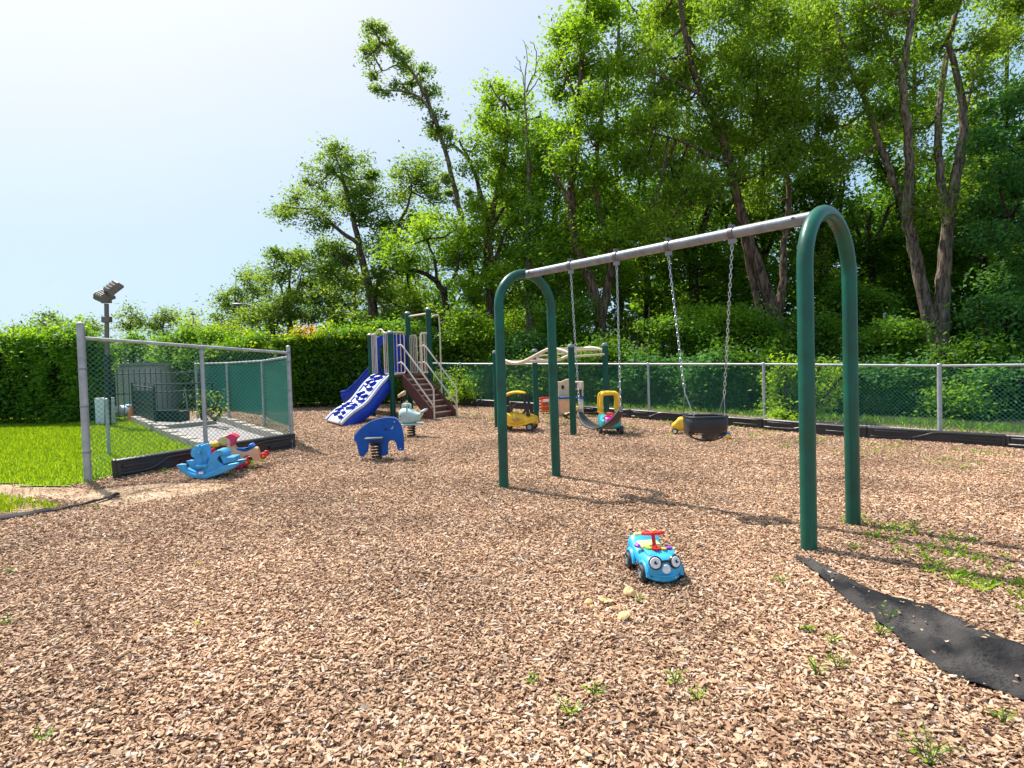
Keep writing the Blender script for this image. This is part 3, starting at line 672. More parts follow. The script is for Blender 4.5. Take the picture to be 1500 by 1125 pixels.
# ------------------------------------------------------------------ swing set
R1 = G(1185, 805); R2 = G(1250, 769); S1 = G(738, 714); S2 = G(815, 698)
sw = thing('swing_set', 'green arch legged swing frame with a grey top beam', 'swing set', (0, 0, 0))
def arch(a, b, topz, r):
    sp = (b - a).xy.length; c = (a + b) / 2; d = (b - a) / sp; d.z = 0; d.normalize(); R = sp / 2 * .98; zc = topz - r - R
    pts = [a + Vector((0, 0, -.15))]
    pts.append(Vector((c.x - d.x * R, c.y - d.y * R, zc * .5)))
    for k in range(19):
        an = PI - PI * k / 18; pts.append(Vector((c.x, c.y, zc)) + d * math.cos(an) * R + Vector((0, 0, math.sin(an) * R)))
    pts.append(Vector((c.x + d.x * R, c.y + d.y * R, zc * .5))); pts.append(b + Vector((0, 0, -.15)))
    m = MB(); m.tube(pts, r, 20); return m, Vector((c.x, c.y, topz - r))
ym = (R1.y + R2.y) / 2
zR = P(1208, 299, ym).z; zL = P(770, 396, (S1.y + S2.y) / 2).z
zT = (zR + zL) / 2
mR, tR = arch(R1, R2, zT, .052); mR.build('arch_leg', GREEN, sw)
mL, tL = arch(S1, S2, zT, .052); mL.build('arch_leg', GREEN, sw)
print('swing', R1, R2, S1, S2, zR, zL)
zb = zT - .06; bd = (tL - tR).normalized()
b0 = Vector((tR.x, tR.y, zb)) + bd * .03; b1 = Vector((tL.x, tL.y, zb)) - bd * .03
m = MB(); m.tube([b0, b1], .043, 20); m.build('top_beam', GALV, sw)
def proj(p):
    v = Vector(p) - CAM; k = FPX / v.dot(F_); return 750 + v.dot(R_) * k, 562.5 - v.dot(U_) * k
def beam_at(px):
    lo, hi = 0., 1.
    for _ in range(40):
        md = (lo + hi) / 2; x = proj(b0.lerp(b1, md))[0]
        if x > px: lo = md
        else: hi = md
    return b0.lerp(b1, lo)
side = Vector((-bd.y, bd.x, 0))
for px in (1165, 779):
    c = beam_at(px); m = MB(); m.tube([c - side * .05 + Vector((0, 0, .01)), c + side * .05 + Vector((0, 0, .01))], .012, 8); m.build('bolt', BRONZE, sw)
HP = [beam_at(p) for p in (836, 903, 979, 1072)]
for c in HP:
    hg = MB(); hg.tube([c - bd * .018, c + bd * .018], .05, 16); ho = hg.build('clamp', mat('clamp_steel', (.16, .15, .15), .5, metal=.6) if 'CL' not in globals() else CL, sw); CL = ho.data.materials[0]
    h2 = MB(); h2.box(c + Vector((0, 0, .055)), (.02, .07, .03), rz=math.atan2(bd.y, bd.x)); h2.build('clamp_lug', CL, ho); h2 = MB(); h2.box(c + Vector((0, 0, -.06)), (.05, .035, .04), rz=math.atan2(bd.y, bd.x)); h2.tube([c + Vector((0, 0, -.05)), c + Vector((0, 0, -.1))], .012, 8)
    h2.build('hanger', GALV, ho)
# chains from real links
LK = MB(); cl = []
for k in range(12):
    an = 2 * PI * k / 12; cl.append((.009 * math.cos(an), 0, .014 * math.sin(an) + (.008 if math.sin(an) > 0 else -.008)))
LK.tube(cl, .0028, 5, closed=True)
def chain_mb(m, a, b):
    a = Vector(a); b = Vector(b); L = (b - a).length; n = int(L / .036); d = (b - a) / L
    q = d.to_track_quat('Z', 'Y').to_matrix()
    for k in range(n):
        c = a + d * (L * (k + .5) / n); r = q @ Matrix.Rotation(PI / 2 * (k % 2) + .4, 3, 'Z')
        m.add([c + r @ Vector(v) for v in LK.v], LK.f)
sbz = lambda px, py, c: P(px, py, c.y)
# belt swing
ba = sbz(849, 601, HP[0] + Vector((0, .05, 0))); bb = sbz(909, 598, HP[1] + Vector((0, .02, 0)))
bs = thing('belt_swing', 'black rubber belt swing hanging on two long steel chains', 'swing', (0, 0, 0))
for c, e in ((HP[0], ba), (HP[1], bb)):
    m = MB(); chain_mb(m, c + Vector((0, 0, -.1)), e); m.build('chain', CHROME, bs)
mb = MB(); rows = []
dd = (bb - ba); dn = Vector((-dd.y, dd.x, 0)).normalized()
for k in range(17):
    t = k / 16; s = 4 * t * (1 - t); p = ba.lerp(bb, t) - Vector((0, 0, .02 + .17 * s ** .8))
    w = .035 + .045 * min(1, s * 1.6)
    rows.append([p + dn * w * j for j in (-1, -.5, 0, .5, 1)])
mb.sheet(rows); mb.build('seat', RUBBER, bs, solid=.012)
for e in (ba, bb): m = MB(); m.box(e - Vector((0, 0, .01)), (.05, .012, .05), rz=math.atan2(dd.y, dd.x) + PI / 2); m.build('seat_clamp', GALV, bs)
# bucket swing
ca = sbz(1003, 575, HP[2]); cb = sbz(1061, 578, HP[3] + Vector((0, .35, 0)))
ctr = (ca + cb) / 2; bk = thing('bucket_swing', 'black toddler bucket swing with two leg holes on steel chains', 'swing', (0, 0, 0))
ctr.y = (HP[2].y + HP[3].y) / 2
for c, e in ((HP[2], ca), (HP[3], cb)):
    e = P(*proj(e), (c.y * .3 + ctr.y * .7))
    m = MB(); chain_mb(m, c + Vector((0, 0, -.1)), e); m.build('chain', CHROME, bk)
zr = P(1032, 610, ctr.y).z; zbm = P(1032, 645, ctr.y).z; cx0 = P(1033, 610, ctr.y).x
W = .94 * (P(1063, 610, ctr.y).x - P(1003, 610, ctr.y).x)
bq = Vector((cx0, ctr.y, zr)); H = zr - zbm; D = .12
ca = P(1003, 575, ctr.y); cb = P(1061, 578, ctr.y)
for e, sx in ((ca, -1), (cb, 1)):
    for sy in (-1, 1): m = MB(); m.tube([e, bq + Vector((sx * (W / 2 - .01) - (0.03 * (sy < 0) * sx), sy * D, -.01))], .004, 6); m.build('hanger_cable', GALV, bk)
BUCK = mat('bucket_rubber', (.016, .019, .026), .36, var=.3, scale=5, dirt=.04)
# shell: upper ring band, crotch strip, bottom pan
m = MB(); rows = []
n = 28
for j, (dz, k) in enumerate(((0, 1), (-.25 * H, 1.0), (-.5 * H, .97), (-.62 * H, .9))):
    rows.append([bq + Vector((W / 2 * k * math.copysign(abs(math.cos(2 * PI * i / n)) ** .4, math.cos(2 * PI * i / n)), D * k * math.copysign(abs(math.sin(2 * PI * i / n)) ** .4, math.sin(2 * PI * i / n)), dz)) for i in range(n + 1)])
m.sheet(rows); m.build('upper_band', BUCK, bk, solid=.012)
m = MB(); rows = []
for i in range(13):
    t = PI * i / 12; z = -.5 * H - .5 * H * math.sin(t) ** .8; x = -W / 2 * .95 * math.cos(t)
    wdt = D * (.9 - .35 * math.sin(t))
    rows.append([bq + Vector((x, y, z)) for y in (-wdt * .7, -wdt * .2, wdt * .4, wdt)])
m.sheet(rows); m.build('seat_pan', BUCK, bk, solid=.012)
m = MB(); rows = []
for i in range(6):
    t = i / 5; rows.append([bq + Vector((x * (1 - .2 * t) + .03, -D * .93 + D * .55 * t * t, -.5 * H - .46 * H * t)) for x in (-.06, 0, .06)])
m.sheet(rows); m.build('crotch_strap', BUCK, bk, solid=.012)
m = MB(); m.tube([bq + Vector((W / 2 * math.copysign(abs(math.cos(2 * PI * i / n)) ** .4, math.cos(2 * PI * i / n)), D * math.copysign(abs(math.sin(2 * PI * i / n)) ** .4, math.sin(2 * PI * i / n)), 0)) for i in range(n)], .011, 6, closed=True); m.build('rim', BUCK, bk)
# ------------------------------------------------------------------ play structure
def zg(x, y): return T(x, y)
def pole_h(px_top, py_top, p): return P(px_top, py_top, p.y).z - p.z
PA = G(546.5, 609); PB = G(576, 612.6)
PD = PB + Vector((.79, .69, 0)); PC = PA + Vector((.79, .69, 0))
for p in (PC, PD): p.z = T(p.x, p.y)
print('playset', PA, PB, PC, PD, [round(v) for v in proj(PC)], [round(v) for v in proj(PD)])
ps = thing('play_structure', 'playground tower with blue slide, white climbing ramp and maroon stairs', 'play structure', (0, 0, 0))
hA = pole_h(542, 490, PA); hB = pole_h(572.5, 486, PB); hC = pole_h(594, 458, PC); hD = pole_h(625, 452, PD)
for p, h in ((PA, hA), (PB, hB), (PC, hC), (PD, hD)):
    m = MB(); m.tube([p - Vector((0, 0, .2)), p + Vector((0, 0, h - .03))], .066, 14); po = m.build('post', GREENPOST, ps)
    m = MB(); m.lathe([(.073, 0), (.073, .035), (.05, .06), (.01, .068)], p + Vector((0, 0, h - .04)), 14); m.build('cap', GALV, po)
zt = P(606, 548, 14.1).z            # deck level
zt = round(zt, 3); print('deck', zt)
MAR = MAROON
dAB = (PB - PA); dAB.z = 0; dBD = (PD - PB); dBD.z = 0
m = MB(); m.v = [tuple(q) for q in [Vector((p.x, p.y, z)) for z in (zt - .05, zt) for p in (PA, PB, PD, PC)]]
m.f = [(3, 2, 1, 0), (4, 5, 6, 7), (0, 1, 5, 4), (1, 2, 6, 5), (2, 3, 7, 6), (3, 0, 4, 7)]
m.build('deck', MAR, ps, bevel=.01)
ang = lambda d: math.atan2(d.y, d.x)
def railing(a, b, name, t0, t1, nb, ztop, arched=False):
    d = b - a; m = MB(); q0 = a + d * t0; q1 = a + d * t1; q0.z = q1.z = 0
    z0 = zt + .06
    Zv = lambda z: Vector((0, 0, z)); r = .016
    path = [q0 + Zv(z0), q0 + Zv(ztop - .08), q0.lerp(q1, .12) + Zv(ztop), q1.lerp(q0, .12) + Zv(ztop), q1 + Zv(ztop - .08), q1 + Zv(z0), q1.lerp(q0, .12) + Zv(z0 - .03), q0.lerp(q1, .12) + Zv(z0 - .03)]
    m.tube(path, r, 8, closed=True); o = m.build(name, BEIGE, ps)
    for k in range(nb):
        p = q0.lerp(q1, (k + 1) / (nb + 1)); m = MB(); m.tube([p + Zv(z0 - .03), p + Zv(ztop)], .010, 6); m.build('bar', BEIGE, o)
rt = zt + .98
railing(PA, PB, 'guard_rail', .07, .30, 2, rt)
railing(PA, PB, 'guard_rail', .68, .93, 2, rt)
m = MB(); a_ = PA.lerp(PB, .07); b_ = PA.lerp(PB, .93); m.tube(cat([Vector((a_.x, a_.y, rt - .02)), Vector((*PA.lerp(PB, .28).xy, rt)), Vector((*PA.lerp(PB, .4).xy, rt + .07)), Vector((*PA.lerp(PB, .5).xy, rt + .09)), Vector((*PA.lerp(PB, .6).xy, rt + .07)), Vector((*PA.lerp(PB, .72).xy, rt)), Vector((b_.x, b_.y, rt - .02))], 5), .02, 8)
m.build('arched_bar', BEIGE, ps)
railing(PB, PD, 'guard_rail', .06, .34, 2, rt)
railing(PC, PD, 'guard_rail', .06, .40, 3, rt - .02)
railing(PB, PD, 'guard_rail', .78, .96, 1, rt)
railing(PC, PD, 'guard_rail', .56, .95, 3, rt)
m = MB(); q = PC + Vector((0, 0, hC - .1)); m.tube([q, PD + Vector((0, 0, hC - .1 + (PC.z - PD.z)))], .024, 10); m.build('overhead_bar', BEIGE, ps)
# fire pole beside D
fp = PD + Vector((.24, .15, 0)); m = MB(); m.tube(cat([PD + Vector((.05, .0, hD - .22)), PD + Vector((.17, .1, hD - .16)), Vector((fp.x, fp.y, PD.z + hD - .3)), Vector((fp.x, fp.y, zt)), Vector((fp.x, fp.y, T(fp.x, fp.y) - .1))], 5), .02, 8); m.build('sliding_pole', BEIGE, ps)
# stairs
s0 = PB.lerp(PD, .18); s1 = PB.lerp(PD, .92)
e0_ = G(641, 613.5); e1_ = G(664, 611.5)
sd0 = Vector((s0.x, s0.y, zt)); sd1 = Vector((s1.x, s1.y, zt))
wv = (sd1 - sd0).normalized(); fw = Vector((wv.y, -wv.x, 0))
if fw.y > 0: fw = -fw
wid = .70; c0 = (sd0 + sd1) / 2
cE = (e0_ + e1_) / 2; run = (cE - c0).xy.length; fwd = Vector(((cE - c0).x, (cE - c0).y, 0)).normalized(); wv = Vector((-fwd.y, fwd.x, 0)); zE = T(cE.x, cE.y)
print('stairs run', run, fwd)
NS = 8; st = []
for k in range(NS):
    t = (k + .5) / NS; c = c0 + fwd * run * (k + 1) / NS; z = zt + (zE - zt) * (k + 1) / (NS) 
    m = MB(); m.box(c + Vector((0, 0, z - c.z)) - fwd * run / NS * .5, (run / NS + .02, wid - .03, .03), rz=ang(fwd)); so_ = m.build('step', MAR, ps, bevel=.004)
    m = MB(); m.box(c + Vector((0, 0, z - c.z + .07)) - fwd * (run / NS), (.012, wid - .04, .15), rz=ang(fwd)); m.build('riser', MAR, so_)
    m = MB(); m.box(c + Vector((0, 0, z - c.z + .005)), (.02, wid - .02, .034), rz=ang(fwd)); m.build('nosing', BEIGE, so_)
for sgn in (-1, 1):
    m = MB(); a = c0 + wv * sgn * wid / 2; b = a + fwd * run
    m.add([Vector((q.x, q.y, z)) + wv * o for o in (-.018, .018) for q, z in ((a, zt + .02), (b, zE + .17), (b, zE - .08), (b - fwd * .12, zE - .08), (a, zt - .26))],
          [(0, 1, 2, 3, 4), (9, 8, 7, 6, 5), (0, 5, 6, 1), (1, 6, 7, 2), (2, 7, 8, 3), (3, 8, 9, 4), (4, 9, 5, 0)])
    m.build('stringer', MAR, ps, smooth=False)
    a2 = c0 + wv * sgn * (wid / 2 + .03); b2 = a2 + fwd * (run + .02)
    for hh, nm in ((.68, 'handrail'), (.28, 'handrail')):
        m = MB(); Z = lambda p, z: Vector((p.x, p.y, z))
        m.tube(cat([Z(a2 - fwd * .12, zt + hh - .02), Z(a2, zt + hh), Z(a2 + fwd * .08, zt + hh - .05)], 4) + [Z(b2 - fwd * .03, zE + hh + .02 + .02), Z(b2, zE + hh - .04), Z(b2, zE - .1 if hh > .5 else zE + hh - .1)], .019, 8); m.build(nm, BEIGE, ps)
# climbing ramp
ra = Vector((*PA.lerp(PB, .06).xy, zt - .04)); rb_ = Vector((*PA.lerp(PB, .90).xy, zt - .04))
rl = G(478, 618) ; rr_ = G(500, 624)
rl.z += .03; rr_.z += .03
print('ramp', ra, rb_, rl, rr_)
rowsT = []
for i in range(25):
    t = i / 24; l = ra.lerp(rl, t); r = rb_.lerp(rr_, t)
    bulge = -.05 * math.sin(t * PI) + .035 * math.sin(t * PI * 3); w_ = .05 * math.sin(t * 9)
    ax = (r - l); 
    rowsT.append([l.lerp(r, s + 0) + Vector((0, 0, bulge)) + ax * (w_ * .25 * (1 if s > .5 else -.2)) for s in (0, .1, .5, .9, 1)])
m = MB(); m.sheet(rowsT); m.build('climbing_panel', WHITEPL, ps, solid=.05)
nrm = (rl - ra).cross(rb_ - ra).normalized(); 
if nrm.z < 0: nrm = -nrm
for j in (0, 4):
    m = MB(); pth = [r[j] + nrm * .03 for r in rowsT]; m.tube(pth, .028, 6); m.build('edge', WHITEPL, ps)
    ins = .085 if j == 0 else -.085
    m = MB(); pth = [r[j].lerp(r[4 - j], .10) + nrm * .035 for r in rowsT]; m.tube(pth, .014, 6); m.build('inner_line', BLUE, ps)
m = MB(); m.sheet([[r[0] - nrm * .05, r[0] - nrm * .13] for r in rowsT]); m.sheet([[r[4] - nrm * .03, r[4] - nrm * .27] for r in rowsT]); m.build('side_skirt', BLUE, ps, solid=.03)
rg = random.Random(4)
for i in range(9):
    for s in (.28, .68):
        t = .07 + i * .105 + (.04 if s > .5 else 0)
        if t > .97: continue
        k = int(t * 24); s2 = s + rg.uniform(-.1, .1); c = rowsT[k][0].lerp(rowsT[k][4], s2) + nrm * .06
        ax = (rowsT[k][4] - rowsT[k][0]).normalized(); al = (rl - ra).normalized(); al = (al - ax * al.dot(ax)).normalized()
        th = rg.uniform(-.7, .5); u = ax * math.cos(th) + al * math.sin(th); v = nrm.cross(u)
        a, b_, c_ = rg.uniform(.07, .13), rg.uniform(.035, .055), .035
        cap = MB(); vs = []
        for zz, kk in ((-1, 1.2), (1, .8)):
            for x, y in ((-1, -.8), (.2, -1), (1, -.5), (1, .7), (-.1, 1), (-1, .9)): vs.append(c + u * a * x * kk + v * b_ * y * kk + nrm * c_ * zz)
        cap.add(vs, [(5, 4, 3, 2, 1, 0), (6, 7, 8, 9, 10, 11)] + [(q, (q + 1) % 6, 6 + (q + 1) % 6, 6 + q) for q in range(6)])
        cap.build('climbing_hold', BLUE, ps, bevel=.01)
        cap = MB(); cap.add([c + u * a * x * .62 + v * b_ * y * .6 + nrm * (c_ + .006) for x, y in ((-1, -.8), (1, -.8), (1, .8), (-1, .8))], [(0, 1, 2, 3)]); cap.build('hold_top', WHITEPL, ps)
# curved blue slide from the A-C side
mid = PA.lerp(PC, .5); out = Vector((dAB.x, dAB.y, 0)).normalized() * -1
ex = G(516, 601)
sp0 = Vector((mid.x, mid.y, zt))
exz = ex.z + .16; LS = lambda t, f: Vector((sp0.x + (ex.x - sp0.x) * t, sp0.y + (ex.y - sp0.y) * t, zt + (exz - zt) * f))
ctrl = [sp0, LS(.12, .03), LS(.35, .33), LS(.6, .68), LS(.85, .95), LS(1.0, 1.0)]
cp = cat(ctrl, 7); rows = []
for i, p in enumerate(cp):
    tg = (cp[min(i + 1, len(cp) - 1)] - cp[max(0, i - 1)]); sd_ = Vector((-tg.y, tg.x, 0)).normalized()
    row = []
    for k in range(13):
        a = PI * k / 12; row.append(p + sd_ * math.cos(a) * -.32 + Vector((0, 0, .34 - .38 * math.sin(a) ** .6)))
    rows.append(row)
m = MB(); m.sheet(rows); m.build('slide', BLUE, ps, solid=.03)
for j in (0, 12):
    m = MB(); m.tube([r[j] for r in rows], .03, 8); m.build('slide_lip', BLUE, ps)
sx = cp[-5]; m = MB(); m.tube([Vector((sx.x, sx.y, sx.z)), Vector((sx.x, sx.y, T(sx.x, sx.y) - .1))], .03, 8); m.build('slide_leg', BEIGE, ps)
# hood arch on the slide entrance and blue side panel
m = MB(); o_ = []; 
wd2 = (PC - PA).xy.length; ac = ang(PC - PA)
o_ = [(.07, -.1), (.07, .75)] + [(wd2 / 2 - math.cos(PI * k / 12) * (wd2 / 2 - .07), .75 + .25 * math.sin(PI * k / 12)) for k in range(1, 12)] + [(wd2 - .07, .75), (wd2 - .07, -.1), (wd2 - .24, -.1), (wd2 - .24, .6)] + [(wd2 / 2 + math.cos(PI * k / 10) * (wd2 / 2 - .24), .6 + .22 * math.sin(PI * k / 10)) for k in range(1, 10)] + [(.24, .6), (.24, -.1)]
m.prism(o_, -.02, .02, Vector((PA.x, PA.y, zt)), rz=ac); m.build('slide_hood', BLUE, ps, smooth=False)
m = MB(); m.prism([(wd2 * .12, 0), (wd2 * .88, 0), (wd2 * .88, .9), (wd2 * .6, .98), (wd2 * .12, .9)], -.02, .02, Vector((PC.x, PC.y, zt + .02)) + Vector((-.0, 0, 0)), rz=ang(PD - PC)) if False else m.prism([(.06, 0), (.40, 0), (.40, .96), (.06, .96)], -.02, .02, Vector((PC.x, PC.y, zt + .02)), rz=ang(PA - PC)); m.build('side_panel', BLUE, ps, smooth=False)
# ------------------------------------------------------------------ spring riders
def spring_mb(m, c, h, r=.065, turns=6, wire=.014):
    pts = [Vector(c) + Vector((r * math.cos(a), r * math.sin(a), h * a / (2 * PI * turns))) for a in [2 * PI * turns * k / (turns * 12) for k in range(turns * 12 + 1)]]
    m.tube(pts, wire, 6)
eb = G(552, 671); el = thing('elephant_rider', 'flat royal blue elephant on a black spring', 'spring rider', eb, math.radians(4))
sc_ = .2312 * eb.y / FPX
EO = [(262, 940), (266, 905), (300, 868), (350, 832), (410, 809), (480, 801), (530, 810), (552, 840), (565, 885), (572, 930), (571, 1010), (560, 1021), (545, 1021), (530, 1010), (526, 985), (518, 962), (500, 953), (485, 957), (473, 975), (470, 1035), (455, 1048), (430, 1048), (420, 1036), (414, 985), (406, 968), (392, 964), (360, 965), (350, 980), (345, 1018), (332, 1030), (322, 1046), (302, 1049), (290, 1030), (280, 985), (277, 958), (262, 945)]
lo = [((x - 398) * sc_, (1049 - y) * sc_ + .03) for x, y in EO]
m = MB(); m.prism([(v.x, v.z) for v in cat([(a, 0, b) for a, b in lo], 3, closed=True)], -.02, .02); m.build('body_panel', BLUEP, el, bevel=.006)
m = MB(); m.tube([Vector((v.x, -.021, v.z)) for v in cat([(a + .004, 0, b - .010) for a, b in lo[1:8]], 3)], .003, 5); m.build('edge_line', WHITEPL, el)
m = MB(); m.tube([Vector(((x - 398) * sc_, -.022, (1049 - y) * sc_ + .03)) for x, y in ((496, 872), (500, 880), (506, 876), (508, 862))], .005, 5); m.ell(((517 - 398) * sc_, -.021, (1049 - 836) * sc_ + .03), (.008, .004, .008), 8, 6); m.ell(((549 - 398) * sc_, -.021, (1049 - 1008) * sc_ + .03), (.008, .004, .008), 8, 6); m.build('eye', WHITEPL, el)
m = MB(); m.box(((396 - 398) * sc_, -.06, (1049 - 928) * sc_ + .03), (.24, .30, .02)); m.build('seat', mat('seat_grey', (.10, .12, .13), .5), el, bevel=.008)
m = MB(); spring_mb(m, (0, .0, .0), (1049 - 966) * sc_ + .02, turns=5); m.build('spring', BLACK, el)
m = MB(); m.box((0, .03, (1049 - 960) * sc_ + .01), (.16, .14, .03)); m.build('spring_plate', BLACK, el)
m = MB(); m.tube([(.14, -.12, .40), (.14, .12, .40)], .012, 8); m.build('handle', BLACK, el)
# whale
wb = G(603, 638); wh = thing('whale_rider', 'pale grey green whale on a black spring', 'spring rider', wb, math.radians(-8))
ws = .2312 * wb.y / FPX
def wl(x, y): return (x - 615) * ws, (893 - y) * ws
secs = [(540, 745, 800, .05), (548, 722, 812, .12), (575, 712, 822, .15), (610, 715, 824, .16), (640, 735, 818, .14), (665, 752, 800, .09), (685, 748, 775, .05), (698, 738, 758, .03)]
rings = []
for x, t, b_, hw in secs:
    X, z1 = wl(x, t); _, z0 = wl(x, b_); rings.append(sring(X, hw, z0, z1, 2.4, 16))
m = MB(); m.loft(rings); m.build('body', PALEG, wh, sub=1)
X, Z0 = wl(665, 745); m = MB()
m.loft([sring(wl(678, 0)[0], .05, wl(0, 762)[1], wl(0, 742)[1], 2.2, 12), sring(wl(692, 0)[0], .16, wl(0, 748)[1], wl(0, 730)[1], 2.2, 12), sring(wl(725, 0)[0], .10, wl(0, 736)[1], wl(0, 716)[1], 2.2, 12)]); m.build('tail_fluke', PALEG, wh, sub=1)
m = MB(); hx, hz = wl(588, 702)
m.tube([Vector((hx - .07, 0, hz - .05)), Vector((hx - .07, 0, hz + .015)), Vector((hx - .05, 0, hz + .025)), Vector((hx + .05, 0, hz + .025)), Vector((hx + .07, 0, hz + .015)), Vector((hx + .07, 0, hz - .05))], .022, 8); m.tube([Vector((hx, -.14, hz - .0)), Vector((hx, .14, hz))], .016, 8); m.build('handle', PALEG, wh)
m = MB(); m.ell((wl(560, 765)[0], -.148, wl(560, 765)[1]), (.012, .008, .014), 8, 6); m.ell((wl(560, 785)[0], -.15, wl(560, 785)[1]), (.008, .006, .01), 8, 6); m.build('eye', BLACK, wh)
m = MB(); m.prism([(wl(548, 0)[0], wl(0, 826)[1]), (wl(685, 0)[0], wl(0, 822)[1]), (wl(685, 0)[0], wl(0, 814)[1]), (wl(548, 0)[0], wl(0, 814)[1])], -.17, .17); m.build('foot_rest', PALEG, wh, bevel=.01)
m = MB(); spring_mb(m, (0, 0, -.02), (893 - 822) * ws + .02, turns=5); m.build('spring', RUBBER, wh)
# a small beige rock like spring toy handle behind the whale
p = G(590, 598); th_ = thing('rider_handle', 'small beige moulded toy just behind the whale rider', 'toy', p)
m = MB(); m.loft([sring(-.12, .05, .28, .36, 2.5, 12), sring(-.03, .07, .30, .43, 2.5, 12), sring(.06, .06, .34, .48, 2.5, 12), sring(.10, .03, .38, .46, 2.5, 12)]); m.build('body', TANPL, th_)
m = MB(); spring_mb(m, (0, 0, -.02), .34, r=.05); m.build('spring', BLACK, th_)
# ------------------------------------------------------------------ wavy overhead ladder
Ma = G(729, 626); Mc = G(840, 636); Mb = G(786, 618); Md = Mc + (Mb - Ma) + Vector((-.02, .2, 0)); Md.z = T(Md.x, Md.y)
print('ladder', Ma, Mb, Mc, Md, [round(v) for v in proj(Md)])
ld = thing('overhead_ladder', 'four green posts carrying wavy beige overhead ladder rails', 'climbing frame', (0, 0, 0))
hs = [pole_h(727, 515, Ma), pole_h(783, 513, Mb), pole_h(834, 506, Mc), pole_h(893, 504, Md)]
for p, h in zip((Ma, Mb, Mc, Md), hs):
    m = MB(); m.tube([p - Vector((0, 0, .15)), p + Vector((0, 0, h - .03))], .058, 14); po = m.build('post', GREENPOST, ld)
    m = MB(); m.lathe([(.064, 0), (.064, .03), (.045, .055), (.01, .062)], p + Vector((0, 0, h - .035)), 14); m.build('cap', GALV, po)
def wr(a, b, pts):
    out = []
    for px, py in pts:
        # depth along the straight line a-b whose image column is px
        lo, hi = 0., 1.
        for _ in range(30):
            md = (lo + hi) / 2; q = Vector(a).lerp(Vector(b), md)
            if proj(q + Vector((0, 0, 1.3)))[0] < px: lo = md
            else: hi = md
        q = Vector(a).lerp(Vector(b), lo); out.append(Vector((q.x, q.y, P(px, py, q.y).z)))
    return out
r1 = wr(Ma, Mc, [(732, 525), (742, 529), (752, 532), (763, 531), (775, 526), (790, 518), (803, 512), (812, 511), (825, 514), (834, 518)])
r2_ = wr(Mb, Md, [(785, 524), (795, 528), (808, 529), (822, 526), (835, 520), (848, 513), (860, 510), (872, 510), (882, 513), (891, 518)])
c1 = cat(r1, 4); c2 = cat(r2_, 4)
m = MB(); m.tube(c1, .032, 10); m.build('rail', BEIGE, ld); m = MB(); m.tube(c2, .032, 10); m.build('rail', BEIGE, ld)
for k in range(1, 8):
    i = int(k / 8 * (len(c1) - 1)); m = MB(); m.tube([c1[i], c2[i]], .016, 8); m.build('rung', BEIGE, ld)
m = MB(); m.tube([Ma + Vector((0, 0, hs[0] - .25)), Mb + Vector((0, 0, hs[1] - .25))], .02, 8); m.build('cross_bar', BEIGE, ld)
m = MB(); m.tube([Mc + Vector((0, 0, hs[2] - .2)), Md + Vector((0, 0, hs[3] - .2))], .02, 8); m.build('cross_bar', BEIGE, ld)
# ------------------------------------------------------------------ wheels and toy vehicles (local +x is forward)
def wheel(parent, c, r, w, hubm=GREYHUB, tyre=RUBBER, hr=.55, spokes=0):
    m = MB(); sgn = 1 if c[1] > 0 else -1
    m.lathe([(r * .55, -w / 2), (r * .92, -w / 2), (r, -w * .3), (r, w * .3), (r * .92, w / 2), (r * .55, w / 2)], c, 22, rx=PI / 2); o = m.build('wheel', tyre, parent)
    m = MB(); m.lathe([(r * hr, -w * .54), (r * hr * .9, -w * .60), (r * .15, -w * .52), (r * .1, w * .52), (r * hr * .9, w * .60), (r * hr, w * .54)], c, 18, rx=PI / 2); m.build('hub', hubm, o)
    if spokes:
        for k in range(spokes):
            a = 2 * PI * k / spokes; m = MB(); m.box((c[0] + math.cos(a) * r * .55, c[1] + sgn * w * .55, c[2] + math.sin(a) * r * .55), (r * .5, .006, r * .12), ry=-a); m.build('spoke', RUBBER, o)
    return o
# blue ride-on car with glasses
cp_ = G(957, 850); fwd_a = math.radians(-83)
car = thing('ride_on_car', 'sky blue ride-on toy car with round glasses face, yellow seat and red steering wheel', 'ride-on toy', cp_, fwd_a)
Lc = .46
car.location = cp_ + Vector((.03, .11, .0)); car.scale = (.86, .86, .86)
sec = [(-.24, .095, .10, .20), (-.235, .115, .07, .235), (-.20, .125, .055, .245), (-.15, .12, .05, .215), (-.10, .11, .05, .165), (0, .108, .05, .16), (.05, .115, .05, .185), (.09, .128, .05, .205), (.15, .13, .045, .195), (.19, .126, .045, .190), (.22, .118, .05, .170), (.238, .095, .06, .140)]
m = MB(); m.loft([sring(x, hw, z0, z1, 3.2, 24) for x, hw, z0, z1 in sec]); m.build('body', CYAN, car, sub=1)
for sy in (-1, 1):
    for cx in (-.155, .135):
        wheel(car, (cx, sy * .128, .058), .060, .045, spokes=5)
        m = MB(); pt = [Vector((cx + math.cos(a) * .078, sy * .118, .058 + math.sin(a) * .078)) for a in [PI * k / 10 for k in range(11)]]; m.tube(pt, .016, 8); m.build('mudguard', CYAN, car)
m = MB(); m.box((-.10, 0, .185), (.17, .15, .035)); m.box((-.200, 0, .222), (.035, .15, .05)); m.build('seat', PALEYEL, car, bevel=.012)
m = MB(); m.ell((-.05, -.100, .195), (.032, .022, .016), 14, 8); m.build('purple_button', PURPLE, car)
m = MB(); m.tube([(.03, 0, .19), (.0, 0, .285)], .014, 10); sw_ = m.build('steering_column', RED, car)
m = MB(); m.tube([Vector((-.005 + .062 * math.cos(a) * .92, .062 * math.sin(a) * 1.15, .292 + .012 * math.cos(a))) for a in [2 * PI * k / 24 for k in range(24)]], .0125, 8, closed=True)
m.box((-.005, 0, .29), (.02, .13, .014)); m.ell((-.005, 0, .295), (.024, .024, .014)); m.build('steering_wheel', RED, sw_)
